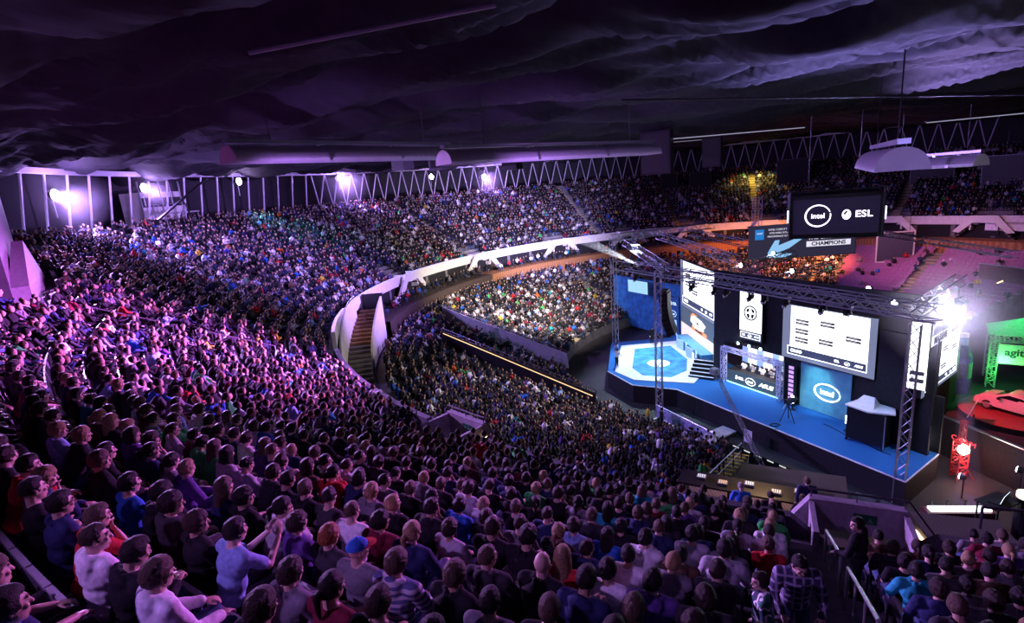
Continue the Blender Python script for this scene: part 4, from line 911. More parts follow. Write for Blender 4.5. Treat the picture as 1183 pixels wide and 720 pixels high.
def top_mesh(pose, j, kind, name):
    b = MB(); e = .020 if kind == 'tee' else .030
    lo = j['H']+V((0, 0, -.03))
    ell(b, lo+V((0, 0, .04)), (.17+e*.5, .12+e*.6, .12)); ell(b, j['W'], (.162+e*.5, .115+e*.6, .16)); ell(b, j['C'], (.18+e*.6, .118+e*.7, .165))
    chain(b, [j['Sl'], j['N']-V((0, .0, .05)), j['Sr']], [.062+e*.6, .072+e*.3, .062+e*.6])
    for s, n in ((-1, 'l'), (1, 'r')):
        S, E_, P = j['S'+n], j['E'+n], j['P'+n]
        if kind == 'tee': chain(b, [S, S+(E_-S)*.72], [.056+e*.6, .056+e*.5])
        else: chain(b, [S, E_, E_+(P-E_)*.93], [.054+e*.8, .046+e*.7, .034+e*.5]); 
    if kind == 'hoodie':
        c = j['N']+V((0, -.075, -.015)); ell(b, c, (.125, .065, .085)); ell(b, c+V((0, -.03, -.07)), (.10, .045, .10)); chain(b, [c+V((-.09, .05, .03)), c+V((-.06, .13, -.02))], [.035, .03]); chain(b, [c+V((.09, .05, .03)), c+V((.06, .13, -.02))], [.035, .03])
    if kind == 'jacket':
        c = j['N']
        for t in range(9):
            a = PI*(.15+1.7*t/8)-PI/2+PI; ell(b, c+V((.078*math.sin(a+PI/2), .07*math.cos(a+PI/2)-.012, .012)), (.024, .024, .034))
    return fuse(b, .0135, 3, name, .006 if kind != 'tee' else .004, len(name))
def legs_mesh(pose, j, name):
    b = MB(); ell(b, j['H']+V((0, 0, -.01)), (.172, .125, .115))
    for n in 'lr': chain(b, [j['T'+n], j['K'+n], j['A'+n]], [.092, .070, .055])
    return fuse(b, .015, 3, name, .006, 3)
def shoe_mesh(j, n):
    b = MB(); a, f = j['A'+n], j['F'+n]; chain(b, [V((a.x, a.y-.03, .045)), V((a.x, a.y+.05, .055)), V((f.x, f.y+.06, .038))], [.045, .047, .040]); ell(b, V((a.x, a.y+.05, .014)), (.048, .14, .014))
    return fuse(b, .012, 2, 'shoe')
# hair, made in head space and shared
def hair_mesh(kind):
    b = MB(); r = random.Random(hash(kind) % 999 if False else len(kind)*7); n = 0
    while n < (620 if kind != 'curly' else 640):
        z = r.uniform(-1, 1); t = r.uniform(0, 2*PI); q = math.sqrt(1-z*z); d = V((q*math.cos(t), q*math.sin(t), z))
        p = V((d.x*.080, d.y*.100-.010, d.z*.104+.020))
        top = p.z > .075; back = p.y < .02 and p.z > (-.055 if kind != 'crop' else -.02); side = p.y < .035 and p.z > -.005; fringe = p.z > .052 and kind in ('curly', 'mop', 'long', 'tail')
        if not (top or back or side or fringe): continue
        rr = {'crop': .011, 'short': .014, 'curly': .018, 'mop': .018, 'long': .017, 'tail': .015}[kind]
        k = {'crop': .001, 'short': .003, 'curly': .009, 'mop': .007, 'long': .004, 'tail': .0}[kind]
        p += d*(k*r.uniform(.2, 1.3)); b.ball(p, rr*r.uniform(.8, 1.15), 7, 5); n += 1
    ell(b, (0, -.013, .028), (.078, .096, .098))if False else None
    if kind == 'mop':
        for k in range(10): t = -PI/2+PI*k/9; chain(b, [(.07*math.sin(t), .075*math.cos(t)*.9, .07), (.078*math.sin(t), .088*math.cos(t), .035)], [.022, .013], 6)
    if kind == 'long':
        for k in range(26):
            t = PI*.5+PI*.15+ (PI*1.7)*k/25 if False else PI*(.98+1.04*k/25)
            x, y = .083*math.cos(t), .098*math.sin(t)-.005; chain(b, [(x, y, .02), (x*1.12, y*1.08, -.10), (x*1.18, y*1.02-.015, -.23-.03*r.random())], [.022, .022, .012], 6)
    if kind == 'tail': chain(b, [(0, -.10, .03), (0, -.15, .0), (0, -.145, -.10), (0, -.13, -.19)], [.026, .032, .028, .012], 8)
    return fuse(b, .0085, 2, 'hair_'+kind, .006, 1)
HAIR = {k: hair_mesh(k) for k in ('crop', 'short', 'curly', 'mop', 'long', 'tail')}
def cap_mesh():
    b = MB(); vs = []; n = 16
    for k in range(6):
        t = PI/2*k/5.0
        for i in range(n): a = 2*PI*i/n; vs.append((.092*math.cos(a)*math.cos(t), .112*math.sin(a)*math.cos(t)-.01, .035+.095*math.sin(t)))
    b.add(vs, [(k*n+i, k*n+(i+1) % n, (k+1)*n+(i+1) % n, (k+1)*n+i) for k in range(5) for i in range(n)]); b.ball((0, -.01, .132), .012, 8, 5); return b
def brim_mesh():
    b = MB(); vs = []; n = 12
    for z in (.038, .050):
        for i in range(n+1):
            a = PI*i/n; vs.append((.088*math.cos(a), .075*math.sin(a)+.03, z)); vs.append((.090*math.cos(a), .035+.155*math.sin(a), z-.01*math.sin(a)))
    m = 2*(n+1); fs = []
    for i in range(n): o = 2*i; fs += [(o, o+1, o+3, o+2), (m+o, m+o+2, m+o+3, m+o+1), (o+1, m+o+1, m+o+3, o+3)]
    return b.add(vs, fs)
def skin(name, col):
    m, nt, bs = nodes(name); MATS[name] = m; at = nt.nodes.new('ShaderNodeAttribute'); at.attribute_name = 'tint'; mx = nt.nodes.new('ShaderNodeMix'); mx.data_type = 'RGBA'; mx.blend_type = 'MULTIPLY'; mx.inputs[0].default_value = 1
    nz = nt.nodes.new('ShaderNodeTexNoise'); nz.inputs['Scale'].default_value = 14; rp = nt.nodes.new('ShaderNodeValToRGB'); rp.color_ramp.elements[0].color = (*[c*.88 for c in col], 1); rp.color_ramp.elements[1].color = (*col, 1)
    nt.links.new(nz.outputs['Fac'], rp.inputs['Fac']); nt.links.new(rp.outputs['Color'], mx.inputs[6]); nt.links.new(at.outputs['Color'], mx.inputs[7]); nt.links.new(mx.outputs[2], bs.inputs['Base Color'])
    bs.inputs['Roughness'].default_value = .5; return m
SKIN = [skin('skin_%s' % n, c) for n, c in (('fair', (.62, .43, .34)), ('light', (.55, .37, .28)), ('tan', (.45, .29, .21)))]
def hairmat(name, col):
    m, nt, bs = nodes(name); MATS[name] = m; tc = nt.nodes.new('ShaderNodeTexCoord'); mp = nt.nodes.new('ShaderNodeMapping'); mp.inputs['Scale'].default_value = (60, 60, 14)
    nz = nt.nodes.new('ShaderNodeTexNoise'); nz.inputs['Scale'].default_value = 3; nz.inputs['Detail'].default_value = 4; rp = nt.nodes.new('ShaderNodeValToRGB'); rp.color_ramp.elements[0].position = .35; rp.color_ramp.elements[1].position = .7
    rp.color_ramp.elements[0].color = (*[c*.35 for c in col], 1); rp.color_ramp.elements[1].color = (*[c*1.5 for c in col], 1); bp = nt.nodes.new('ShaderNodeBump'); bp.inputs['Strength'].default_value = .9; bp.inputs['Distance'].default_value = .012
    nt.links.new(tc.outputs['Object'], mp.inputs['Vector']); nt.links.new(mp.outputs['Vector'], nz.inputs['Vector']); nt.links.new(nz.outputs['Fac'], rp.inputs['Fac']); nt.links.new(rp.outputs['Color'], bs.inputs['Base Color'])
    nt.links.new(nz.outputs['Fac'], bp.inputs['Height']); nt.links.new(bp.outputs['Normal'], bs.inputs['Normal']); bs.inputs['Roughness'].default_value = .5; bs.inputs['Specular IOR Level'].default_value = .22; return m
HCOL = {'dark': hairmat('hair_dark', (.014, .011, .010)), 'brown': hairmat('hair_brown', (.038, .025, .018)), 'light brown': hairmat('hair_light_brown', (.10, .068, .045)),
        'blond': hairmat('hair_blond', (.36, .25, .13)), 'ginger': hairmat('hair_ginger', (.30, .10, .04)), 'grey': hairmat('hair_grey', (.26, .26, .26))}
FCOL = {'black': (.012, .012, .015), 'charcoal': (.035, .035, .04), 'grey': (.16, .16, .18), 'navy': (.02, .028, .09), 'white': (.72, .72, .75), 'red': (.45, .025, .03), 'maroon': (.14, .012, .03), 'green': (.05, .40, .10), 'blue': (.03, .13, .5),
        'purple': (.10, .05, .22), 'light blue': (.22, .34, .58), 'brown': (.10, .06, .04), 'teal': (.02, .33, .40), 'orange': (.62, .14, .03), 'pale grey': (.40, .40, .44), 'yellow': (.55, .40, .04), 'olive': (.07, .07, .03), 'denim': (.05, .08, .16)}
FAB = {k: mat('fabric_'+k.replace(' ', '_'), c, .85, var=.18, scale=25, bump=.15, spec=.2) for k, c in FCOL.items()}
FAB['striped'] = tex_mat('fabric_striped', (.45, .45, .5), (.08, .10, .22), 'stripe', 5); FAB['plaid'] = tex_mat('fabric_plaid', (.035, .03, .09), (.42, .40, .55), 'plaid', 3.2); FAB['camouflage'] = tex_mat('fabric_camo', (.02, .03, .05), (.05, .22, .16), 'camo', 5)
SHOE = mat('shoe_dark', (.04, .04, .045), .6)
POSES = {'lap': dict(hands='lap', yaw=0, lean=6), 'lapl': dict(hands='lap', yaw=22, lean=10, knees=.10), 'lapr': dict(hands='lap', yaw=-24, lean=3, knees=.16), 'knee': dict(hands='knee', lean=27, nod=-8, yaw=5), 'chin': dict(hands=('lap', 'chin'), lean=20, yaw=-8, nod=2),
         'fold': dict(hands='fold', lean=-2, yaw=10), 'clap': dict(hands='clap', lean=14, yaw=0, curl=.18), 'phone': dict(hands='phone', lean=12, nod=16, curl=.9), 'stand': dict(sit=False, hands='side', lean=2, yaw=20), 'lookdown': dict(sit=False, hands='rail', lean=10, nod=20, yaw=12, curl=.8),
         'walk': dict(sit=False, hands=('rail', 'side'), lean=3, yaw=48, stride=.1)}
PDESC = {'lap': 'upright with hands in lap', 'lapl': 'with head turned left', 'lapr': 'with head turned right', 'knee': 'leaning forward', 'chin': 'with chin on hand', 'fold': 'with folded arms', 'clap': 'clapping raised hands', 'phone': 'looking down at hands', 'stand': 'standing', 'lookdown': 'standing with bowed head', 'walk': 'standing'}
LIB = {}
for k, p in POSES.items():
    bm_, j = body_mesh(p, 'body_'+k)
    LIB[k] = dict(body=bm_, j=j, legs=legs_mesh(p, j, 'trousers_'+k), shoe=[shoe_mesh(j, 'l'), shoe_mesh(j, 'r')], **{t: top_mesh(p, j, t, t+'_'+k) for t in ('tee', 'hoodie', 'jacket')})
def slotmat(o, m):
    if not o.data.materials: o.data.materials.append(None)
    o.material_slots[0].link = 'OBJECT'; o.material_slots[0].material = m
def person(pose, loc, rz, top='tee', col='black', hair='short', hcol='dark', label='', group=None, legs='denim', sk=0, scale=1.0, extra=None, shoes=True):
    L = LIB[pose]; o = link('person', L['body']); o.location = loc; o.rotation_euler = (0, 0, rz); o.scale = (scale,)*3
    slotmat(o, SKIN[sk]); tag(o, label, 'person', group)
    t = link({'tee': 't_shirt', 'hoodie': 'hoodie', 'jacket': 'jacket'}[top], L[top], o); slotmat(t, FAB[col])
    t = link('trousers', L['legs'], o); slotmat(t, FAB[legs])
    if shoes:
        for s in L['shoe']: t = link('shoe', s, o); slotmat(t, SHOE)
    j = L['j']; R = HEADR(j).to_euler()
    if hair in HAIR: t = link('hair', HAIR[hair], o); slotmat(t, HCOL[hcol]); t.location = j['HC']; t.rotation_euler = R
    if extra == 'cap':
        t = cap_mesh().build('cap', FAB['blue'], o, True); t.location = j['HC']; t.rotation_euler = R; u = brim_mesh().build('brim', FAB['red'], t)
    if extra == 'glasses':
        b = MB()
        for s in (-1, 1):
            pts = [(s*.033+.021*math.cos(a*PI/5), .104, .008+.017*math.sin(a*PI/5)) for a in range(11)]; b.path(pts, .0028, 5); b.tube((s*.055, .10, .012), (s*.082, -.01, .010), .0028, 5)
        b.tube((-.012, .106, .01), (.012, .106, .01), .0028, 5); t = b.build('glasses', M_blk, o); t.location = j['HC']; t.rotation_euler = R
    return o
# ---- seat grid of the upper tier
CAMP = V((0, 0, 18.0))
f_, p_, r_ = 611.6, .2318, -.0889
_F = V((0, math.cos(p_), -math.sin(p_))); _R0 = V((1, 0, 0)); _U0 = V((0, math.sin(p_), math.cos(p_)))
_R = _R0*math.cos(r_)+_U0*math.sin(r_); _U = _U0*math.cos(r_)-_R0*math.sin(r_)
def pix(P):                       # where a point lands in the photograph; only used to leave out seats that cannot be seen
    d = V(P)-CAMP; z = d.dot(_F)
    return (591.5+f_*d.dot(_R)/z, 360-f_*d.dot(_U)/z, z) if z > .3 else None
NUMW = ['zero', 'one', 'two', 'three', 'four', 'five', 'six', 'seven', 'eight', 'nine', 'ten', 'eleven', 'twelve', 'thirteen', 'fourteen', 'fifteen', 'sixteen', 'seventeen', 'eighteen', 'nineteen']
TENS = {2: 'twenty', 3: 'thirty', 4: 'forty', 5: 'fifty', 6: 'sixty', 7: 'seventy', 8: 'eighty', 9: 'ninety'}
def word(n): return NUMW[n] if n < 20 else TENS[n//10]+('-'+NUMW[n % 10] if n % 10 else '') if n < 100 else 'hundred-'+word(n-100) if n > 100 else 'hundred'
SEATS = []
def add_seats(k, a0, a1, side):
    r = R0U+DR*k; st = math.degrees(.53/r); n = int(abs(a1-a0)/st); sg = 1 if a1 > a0 else -1
    for i in range(n): SEATS.append((k, i+1, side, a0+sg*st*(i+.5)))
aus = sorted(AISLES_U)
for k in range(NU):
    add_seats(k, 242.1, 206.9, 'left of'); add_seats(k, 243.9, 300, 'right of')
    for x0, x1 in zip(aus[:-1], aus[1:]):
        if x1 > 230: continue
        add_seats(k, x0+.55, x1-.55, 'far')
    add_seats(k, 42, 10, 'far')
def blocked(k, a):               # portal wells in the lowest rows
    return k < 3 and any(abs(a-q) < 2.6 for q in PORT)
cand = []
for s in SEATS:
    k, i, side, a = s
    if blocked(k, a): continue
    x, y, _ = PL(a, R0U+DR*k); P = V((x, y, zu(k)+1.18)); q = pix(P)
    if q is None or not (-70 < q[0] < 1253 and q[1] < 775) or math.hypot(P.x, P.y) < 2.15: continue
    cand.append((q[2], s, (x, y, zu(k)), q))
cand.sort(key=lambda c: c[0])
# ---- people one can point to: (photo-independent) row above the parapet, seat from the near aisle
SP = {}
def special(k, i, side, **kw): SP[(k, i, side)] = kw

for key, kw in {
 (13, 10): dict(pose='clap', top='tee', col='light blue', hair='short', hcol='dark', label='person in light blue short-sleeved shirt raising clapping hands in the nearest rows'),
 (13, 12): dict(pose='lapr', top='hoodie', col='charcoal', hair='mop', hcol='dark', extra='glasses', label='shaggy dark-haired person with glasses and charcoal top, near the clapping person'),
 (13, 14): dict(pose='lap', top='tee', col='blue', hair='short', hcol='dark', label='person in royal blue t-shirt two seats up from the glasses wearer'),
 (13, 16): dict(pose='lapr', top='jacket', col='black', hair='mop', hcol='light brown', label='brown-haired person in black jacket beyond the royal blue t-shirt'),
 (14, 16): dict(pose='chin', top='hoodie', col='red', hair='short', hcol='dark', label='person in bright red sweater with chin on hand at the very edge'),
 (14, 13): dict(pose='lap', top='jacket', col='navy', hair='short', hcol='dark', extra='glasses', label='dark-haired person in navy jacket with glasses below the red sweater'),
 (13, 11): dict(pose='lapr', top='jacket', col='black', hair='curly', hcol='brown', label='curly brown-haired person in black jacket just behind the clapping person'),
 (12, 10): dict(pose='lap', top='hoodie', col='purple', hair='curly', hcol='brown', label='curly-haired person in a greyish purple hoodie with the hood hanging down'),
 (12, 9): dict(pose='lap', top='jacket', col='charcoal', hair='mop', hcol='ginger', label='ginger-haired person in charcoal jacket beside the blue cap'),
 (12, 8): dict(pose='lapr', top='tee', col='grey', hair='none', extra='cap', label='person in grey t-shirt wearing a blue cap with red brim'),
 (11, 10): dict(pose='lap', top='tee', col='white', hair='crop', hcol='light brown', label='crop-haired person in white t-shirt in front of the ginger hair'),
 (11, 11): dict(pose='lapl', top='tee', col='charcoal', hair='crop', hcol='dark', label='crop-haired person in charcoal t-shirt next to the white t-shirt'),
 (12, 7): dict(pose='lap', top='hoodie', col='striped', hair='curly', hcol='light brown', label='curly-haired person in a grey striped hoodie next to the blue cap'),
 (12, 6): dict(pose='knee', top='jacket', col='black', hair='curly', hcol='light brown', label='curly light-haired person leaning forward beside the striped hoodie'),
 (11, 9): dict(pose='lapr', top='hoodie', col='maroon', hair='mop', hcol='dark', label='dark-haired person in maroon hoodie right of the white t-shirt'),
 (11, 15): dict(pose='phone', top='hoodie', col='pale grey', hair='crop', hcol='dark', label='person in pale grey hoodie bent over something held in both hands'),
 (10, 16): dict(pose='lap', top='tee', col='navy', hair='crop', hcol='light brown', label='crop-haired person in navy shirt ahead of the pale grey hoodie'),
 (10, 18): dict(pose='lapl', top='hoodie', col='white', hair='short', hcol='brown', label='person in bright white hoodie two seats from the navy shirt'),
 (12, 5): dict(pose='lap', top='tee', col='grey', hair='short', hcol='dark', label='dark-haired person in plain grey t-shirt near the bottom edge'),
 (11, 5): dict(pose='knee', top='jacket', col='black', hair='none', label='bald person in black jacket among the nearest rows'),
 (10, 5): dict(pose='lap', top='tee', col='red', hair='long', hcol='blond', label='long blond-haired person in red top'),
 (10, 6): dict(pose='phone', top='jacket', col='black', hair='curly', hcol='dark', label='curly dark-haired person in black jacket beside the blond person'),
 (9, 5): dict(pose='lapr', top='hoodie', col='navy', hair='short', hcol='dark', label='person in navy hoodie ahead of the long blond hair'),
 (9, 4): dict(pose='lapl', top='tee', col='white', hair='short', hcol='dark', label='dark-haired person in white t-shirt, further from the camera of two'),
 (10, 4): dict(pose='lap', top='tee', col='white', hair='mop', hcol='dark', label='shaggy dark-haired person in white t-shirt, nearer the camera of two'),
 (8, 2): dict(pose='knee', top='hoodie', col='pale grey', hair='short', hcol='dark', scale=1.1, label='broad person in pale hoodie leaning forward beside the near aisle'),
 (8, 3): dict(pose='lap', top='hoodie', col='brown', hair='short', hcol='dark', label='dark-haired person in brown sweater next to the broad pale hoodie'),
 (10, 3): dict(pose='lapr', top='hoodie', col='purple', hair='short', hcol='dark', label='dark-haired person in purple hoodie behind the brown sweater'),
 (11, 3): dict(pose='lap', top='jacket', col='black', hair='curly', hcol='light brown', label='curly light-brown head at the bottom edge behind the purple hoodie'),
 (12, 19): dict(pose='lap', top='hoodie', col='purple', hair='long', hcol='brown', label='long brown-haired person in violet hoodie at the edge of the lit rows'),
 (11, 22): dict(pose='lap', top='hoodie', col='striped', hair='short', hcol='brown', label='person in a striped sweater by the line of pale seat tops'),
 (12, 21): dict(pose='lap', top='jacket', col='black', hair='long', hcol='blond', label='long blond-haired person in black jacket near the striped sweater'),
 (11, 18): dict(pose='phone', top='hoodie', col='green', hair='short', hcol='dark', label='person in green hoodie looking down amid the lit rows'),
 (11, 20): dict(pose='lap', top='tee', col='white', hair='crop', hcol='brown', label='crop-haired person in white t-shirt near the green hoodie'),
 (8, 35): dict(pose='knee', top='jacket', col='green', hair='short', hcol='dark', label='person in bright green jacket deep in the brightest rows'),
 (8, 36): dict(pose='knee', top='jacket', col='light blue', hair='short', hcol='dark', label='person in light blue jacket beside the bright green jacket'),
 (9, 14): dict(pose='lap', top='hoodie', col='pale grey', hair='crop', hcol='brown', label='crop-haired person in pale grey hoodie with hood down, middle rows'),
 (5, 30): dict(pose='lap', top='jacket', col='red', hair='short', hcol='dark', label='person in red jacket low in the lit side rows'),
 (9, 12): dict(pose='lapr', top='tee', col='grey', hair='crop', hcol='dark', label='crop-haired person in grey t-shirt near the pale grey hoodie'),
 (10, 14): dict(pose='lap', top='hoodie', col='brown', hair='long', hcol='brown', label='long brown-haired person in brown hoodie before the dark t-shirt')}.items(): special(key[0], key[1], 'left of', **kw)
special(6, 1, 'right of', pose='knee', top='jacket', col='teal', hair='short', hcol='dark', label='dark-haired person in bright teal jacket just past the aisle handrail')
special(5, 2, 'right of', pose='lap', top='tee', col='grey', hair='crop', hcol='dark', label='crop-haired person in grey t-shirt beyond the aisle handrail')

ppl_n = 0; taken = set(); crowd_pts = []
TOPW = [('black', 44), ('charcoal', 28), ('grey', 11), ('navy', 14), ('white', 6), ('red', 3), ('maroon', 4), ('green', 2), ('blue', 5), ('purple', 4), ('light blue', 3), ('brown', 3), ('teal', 2), ('pale grey', 8), ('olive', 3)]
TN = [t for t, w in TOPW for _ in range(w)]
TNAME = {'tee': 't-shirt', 'hoodie': 'hoodie', 'jacket': 'jacket'}
near_seats = []; DARKSIDE = ['black', 'charcoal', 'navy', 'black', 'maroon', 'charcoal', 'brown', 'grey']
def facing(a): return rad(a)+PI/2     # +Y turned to the bowl centre
def stage_face(x, y, a):              # spectators look at the stage rather than at the centre
    d = V((16.5, 34.0))-V((x, y)); t = math.atan2(d.y, d.x)-PI/2; c = facing(a)
    return c+.45*((t-c+PI) % (2*PI)-PI)
for depth, (k, i, side, a), loc, q in cand:
    if 16.0+loc[1]*0 and -31 < loc[0] < -20.3 and 19.5 < loc[1] < 29.5 and (loc[0]+20.6)*.86-(loc[1]-22.4)*-.5 < 0.35: continue
    r = random.Random(k*1000+i*7+(0 if side == 'left of' else 500000))
    sp = SP.get((k, i, side))
    occ = .985 if side != 'far' else .93
    if sp is None and (ppl_n >= 281 or side == 'far'):
        if r.random() < occ: crowd_pts.append((loc, a, k, side))
        continue
    if depth < 34: near_seats.append((loc, a, k, i, side))
    if sp is None and (r.random() > (.96 if k < 11 else .86) or (side == 'left of' and i == 1 and 6 < k < 11)): continue
    kw = dict(sp or {})
    pose = kw.get('pose') or r.choice(['lap', 'lap', 'lapl', 'lapl', 'lapr', 'knee', 'knee', 'chin', 'fold', 'phone'])
    top = kw.get('top') or r.choice(['tee', 'hoodie', 'hoodie', 'jacket']); col = kw.get('col') or r.choice(TN)
    if sp is None and side == 'right of' and r.random() < .7: col = r.choice(DARKSIDE)
    hair = kw.get('hair') or r.choice(['short', 'short', 'short', 'crop', 'curly', 'mop', 'mop', 'long', 'tail']); hcol = kw.get('hcol') or r.choice(['dark', 'dark', 'dark', 'brown', 'brown', 'light brown', 'blond'])
    ext = kw.get('extra')
    HW = {'crop': 'cropped', 'short': 'short', 'curly': 'curly', 'mop': 'shaggy', 'long': 'long', 'tail': 'tied-back'}.get(hair, '')
    lab = kw.get('label') or 'person, %s %s hair, %s %s, row %s, seat %s %s aisle rail' % (HW, hcol.replace(' ', '-'), col.replace(' ', '-'), TNAME[top], word(k+1), word(i), side)
    rz = stage_face(loc[0], loc[1], a)+r.uniform(-.12, .12); x, y, z = loc; d = r.uniform(-.03, .03)
    x += d*math.cos(rad(a)); y += d*math.sin(rad(a))
    person(pose, (x, y, z), rz, top, col, hair, hcol, lab, 'spectators in the near rows', kw.get('legs') or r.choice(['denim', 'denim', 'black', 'charcoal']), r.choice([0, 0, 1, 1, 2]), kw.get('scale') or (r.uniform(.97, 1.04) if k < 10 else r.uniform(1.01, 1.09)), ext, shoes=depth < 9)
    ppl_n += 1
# standing figures
def stand_at(k, a, dz=0): x, y, _ = PL(a, R0U+DR*k); return (x, y, zu(k)+dz)

def to_stage(p): d = V((16.5, 34.0))-V(p[:2]); return math.atan2(d.y, d.x)-PI/2
p = stand_at(8, 242.15); person('lookdown', p, math.atan2(-.92, -.25)-PI/2, 'jacket', 'plaid', 'crop', 'dark', 'standing person in a plaid shirt with bowed head in the near aisle', legs='denim')
p = stand_at(9, 241.75); person('stand', p, 1.25, 'jacket', 'camouflage', 'short', 'brown', 'young person in camouflage jacket standing before the plaid shirt', scale=.86)
p = stand_at(4, 243.6); person('walk', p, rad(38), 'jacket', 'black', 'short', 'dark', 'person in black jacket standing on the aisle steps with one hand forward', legs='black')
for a, r, col, hc, hs, lab, dz in ((240.3, 36.2, 'blue', 'grey', 'crop', 'person in blue jacket standing at the control desk nearest the boards', 0), (241.6, 36.4, 'black', 'dark', 'short', 'person in black standing at the middle of the control desk', 0),
        (242.9, 36.3, 'charcoal', 'brown', 'short', 'broad person in charcoal jacket standing at the aisle end of the control desk', 0), (243.1, 35.2, 'navy', 'light brown', 'short', 'person in navy jacket half hidden behind the broad one at the control desk', 0)):
    person('lookdown' if col != 'navy' else 'stand', PL(a, r, 7.0), facing(a)+.2, 'jacket', col, hs, hc, lab, legs='black')
for x, y, z, col, pose, lab in ((8.9, 44.7, 1.56, 'white', 'lookdown', 'person in white top standing by the white floor border on the stage'), (9.2, 46.2, 1.56, 'light blue', 'stand', 'person in light blue top standing at the far edge of the stage'),
        (13.6, 50.3, 1.56, 'black', 'stand', 'person in black standing before the blue drape'), (9.2, 35.6, 0, 'yellow', 'stand', 'steward in yellow jacket standing in the pit by the tower truss'), (10.0, 35.0, 0, 'black', 'stand', 'person in black standing beside the yellow steward')):
    person(pose, (x, y, z), to_stage((x, y)), 'jacket', col, 'short', 'dark', lab, legs='black', shoes=False)
ch = None
for k in range(5):
    x, y, z = SF(1.75+.83*k, 5.5, 1.78); w_ = ['nearest the tall banner', 'second from the tall banner', 'in the middle seat', 'fourth from the tall banner', 'at the open end'][k]
    person('phone', (x, y, z), SROT+PI, 'tee', 'white' if k % 2 == 0 else 'grey', 'short', 'dark', 'seated player %s of the players booth' % w_, 'players in the booth', shoes=False)
    e = empty('gaming_chair', (x, y, z), SROT+PI, 'dark chair %s of the players booth' % w_, 'chair', 'chairs in the players booth')
    MB().box((0, 0, .40), (.46, .46, .08)).build('seat', M_blk, e); MB().box((0, -.24, .75), (.44, .06, .6)).build('backrest', M_blk, e); b = MB().tube((0, 0, .06), (0, 0, .38), .04)
    for t in range(5): b.tube((0, 0, .07), (.28*math.cos(t*1.257), .28*math.sin(t*1.257), .04), .025)
    b.build('pedestal', M_blk, e)
x, y, z = SF(4.25, 6.0, 1.78); person('stand', (x, y, z), SROT+PI, 'tee', 'black', 'short', 'dark', 'person in black t-shirt standing behind the seated players', legs='black', shoes=False)
x, y, z = SF(3.6, 6.0, 1.78); person('lookdown', (x, y, z), SROT+PI, 'tee', 'white', 'short', 'light brown', 'person in white t-shirt bending beside the standing player', legs='denim', shoes=False)

# ---- stadium seats near the camera
SB = mat('seat_shell', (.20, .17, .24), .38, var=.1); SPN = mat('seat_pad', (.09, .07, .10), .6)
def seat_proto():
    e = empty('stadium_seat', (0, 0, 0), 0, 'folding plastic stadium seat in the tiered rows under the near spectators', 'seat', 'stadium seats in the near rows')
    b = MB(); vs = []; n = 8
    for t in (0, .025):
        for j in range(7):
            for i in range(n+1):
                u = i/n*2-1; z = .45+.40*j/6; w = .235*(1-.12*max(0, (j-4)/2)**2); vs.append((u*w, -.20-.06*j/6+.035*u*u-t, z))
    m = (n+1)*7; fs = []
    for j in range(6):
        for i in range(n): o = j*(n+1)+i; fs += [(o, o+n+1, o+n+2, o+1), (m+o, m+o+1, m+o+n+2, m+o+n+1)]
    for i in range(n): o = 6*(n+1)+i; fs.append((o, m+o, m+o+1, o+1)); fs.append((i, i+1, m+i+1, m+i))
    for j in range(6): o = j*(n+1); fs.append((o, m+o, m+o+n+1, o+n+1)); o += n; fs.append((o, o+n+1, m+o+n+1, m+o))
    b.add(vs, fs).build('backrest', SB, e, True)
    MB().box((0, -.26, .865), (.50, .05, .035)).build('top_rail', M_paint, e)
    MB().prism([(-.22, -.18), (.22, -.18), (.23, .18), (.15, .23), (-.15, .23), (-.23, .18)], .40, .435).build('seat_pan', SPN, e)
    b = MB()
    for s in (-1, 1): b.tube((s*.23, -.16, 0), (s*.23, -.24, .62), .018).tube((s*.23, -.16, .38), (s*.2, .1, .40), .018)
    b.build('bracket', M_dsteel, e); return e
sp0 = seat_proto()
for n_, (loc, a, k, i, side) in enumerate(near_seats[:290]):
    o = sp0 if n_ == 0 else copy_tree(sp0); o.location = loc; o.rotation_euler[2] = facing(a)
# ---- the rest of the audience: one crowd object
def lowposes():
    out = []
    for pose in ('lap', 'knee', 'lapl', 'fold', 'lapr', 'chin', 'clap', 'phone'):
        j = LIB[pose]['j']; P = []
        def part(fn, code):
            b = MB(); fn(b); P.append((np.array(b.v, dtype=np.float32), b.f, code))
        for lod in (0, 1):
            P = []; sg, rg = ((8, 6), (5, 4))[lod]
            part(lambda b: b.ball(j['HC']+V((0, .008, -.012)), (.078, .092, .115), sg, rg), 0)
            part(lambda b: b.ball(j['HC']+V((0, -.022, .028)), (.088, .098, .105), sg, rg), 1)
            part(lambda b: (b.tube(j['H']-V((0, 0, .05)), j['C'], .17, 7-2*lod, .19), b.tube(j['C'], j['N'], .19, 7-2*lod, .07, False)), 2)
            for n in 'lr': part(lambda b: (b.tube(j['S'+n], j['E'+n], .062, 5-lod, .052, False), b.tube(j['E'+n], j['P'+n], .050, 5-lod, .035)), 2)
            if lod == 0:
                for n in 'lr': part(lambda b: b.ball(j['P'+n]+(j['P'+n]-j['E'+n]).normalized()*.06, (.04, .05, .035), 6, 4), 0)
            for n in 'lr': part(lambda b: (b.tube(j['T'+n], j['K'+n], .085, 5-lod, .066), b.tube(j['K'+n], j['A'+n], .06, 5-lod, .045)), 3)
            out.append((lod, P))
    return [p for l, p in out if l == 0], [p for l, p in out if l == 1]
LO0, LO1 = lowposes()
lower_pts = []
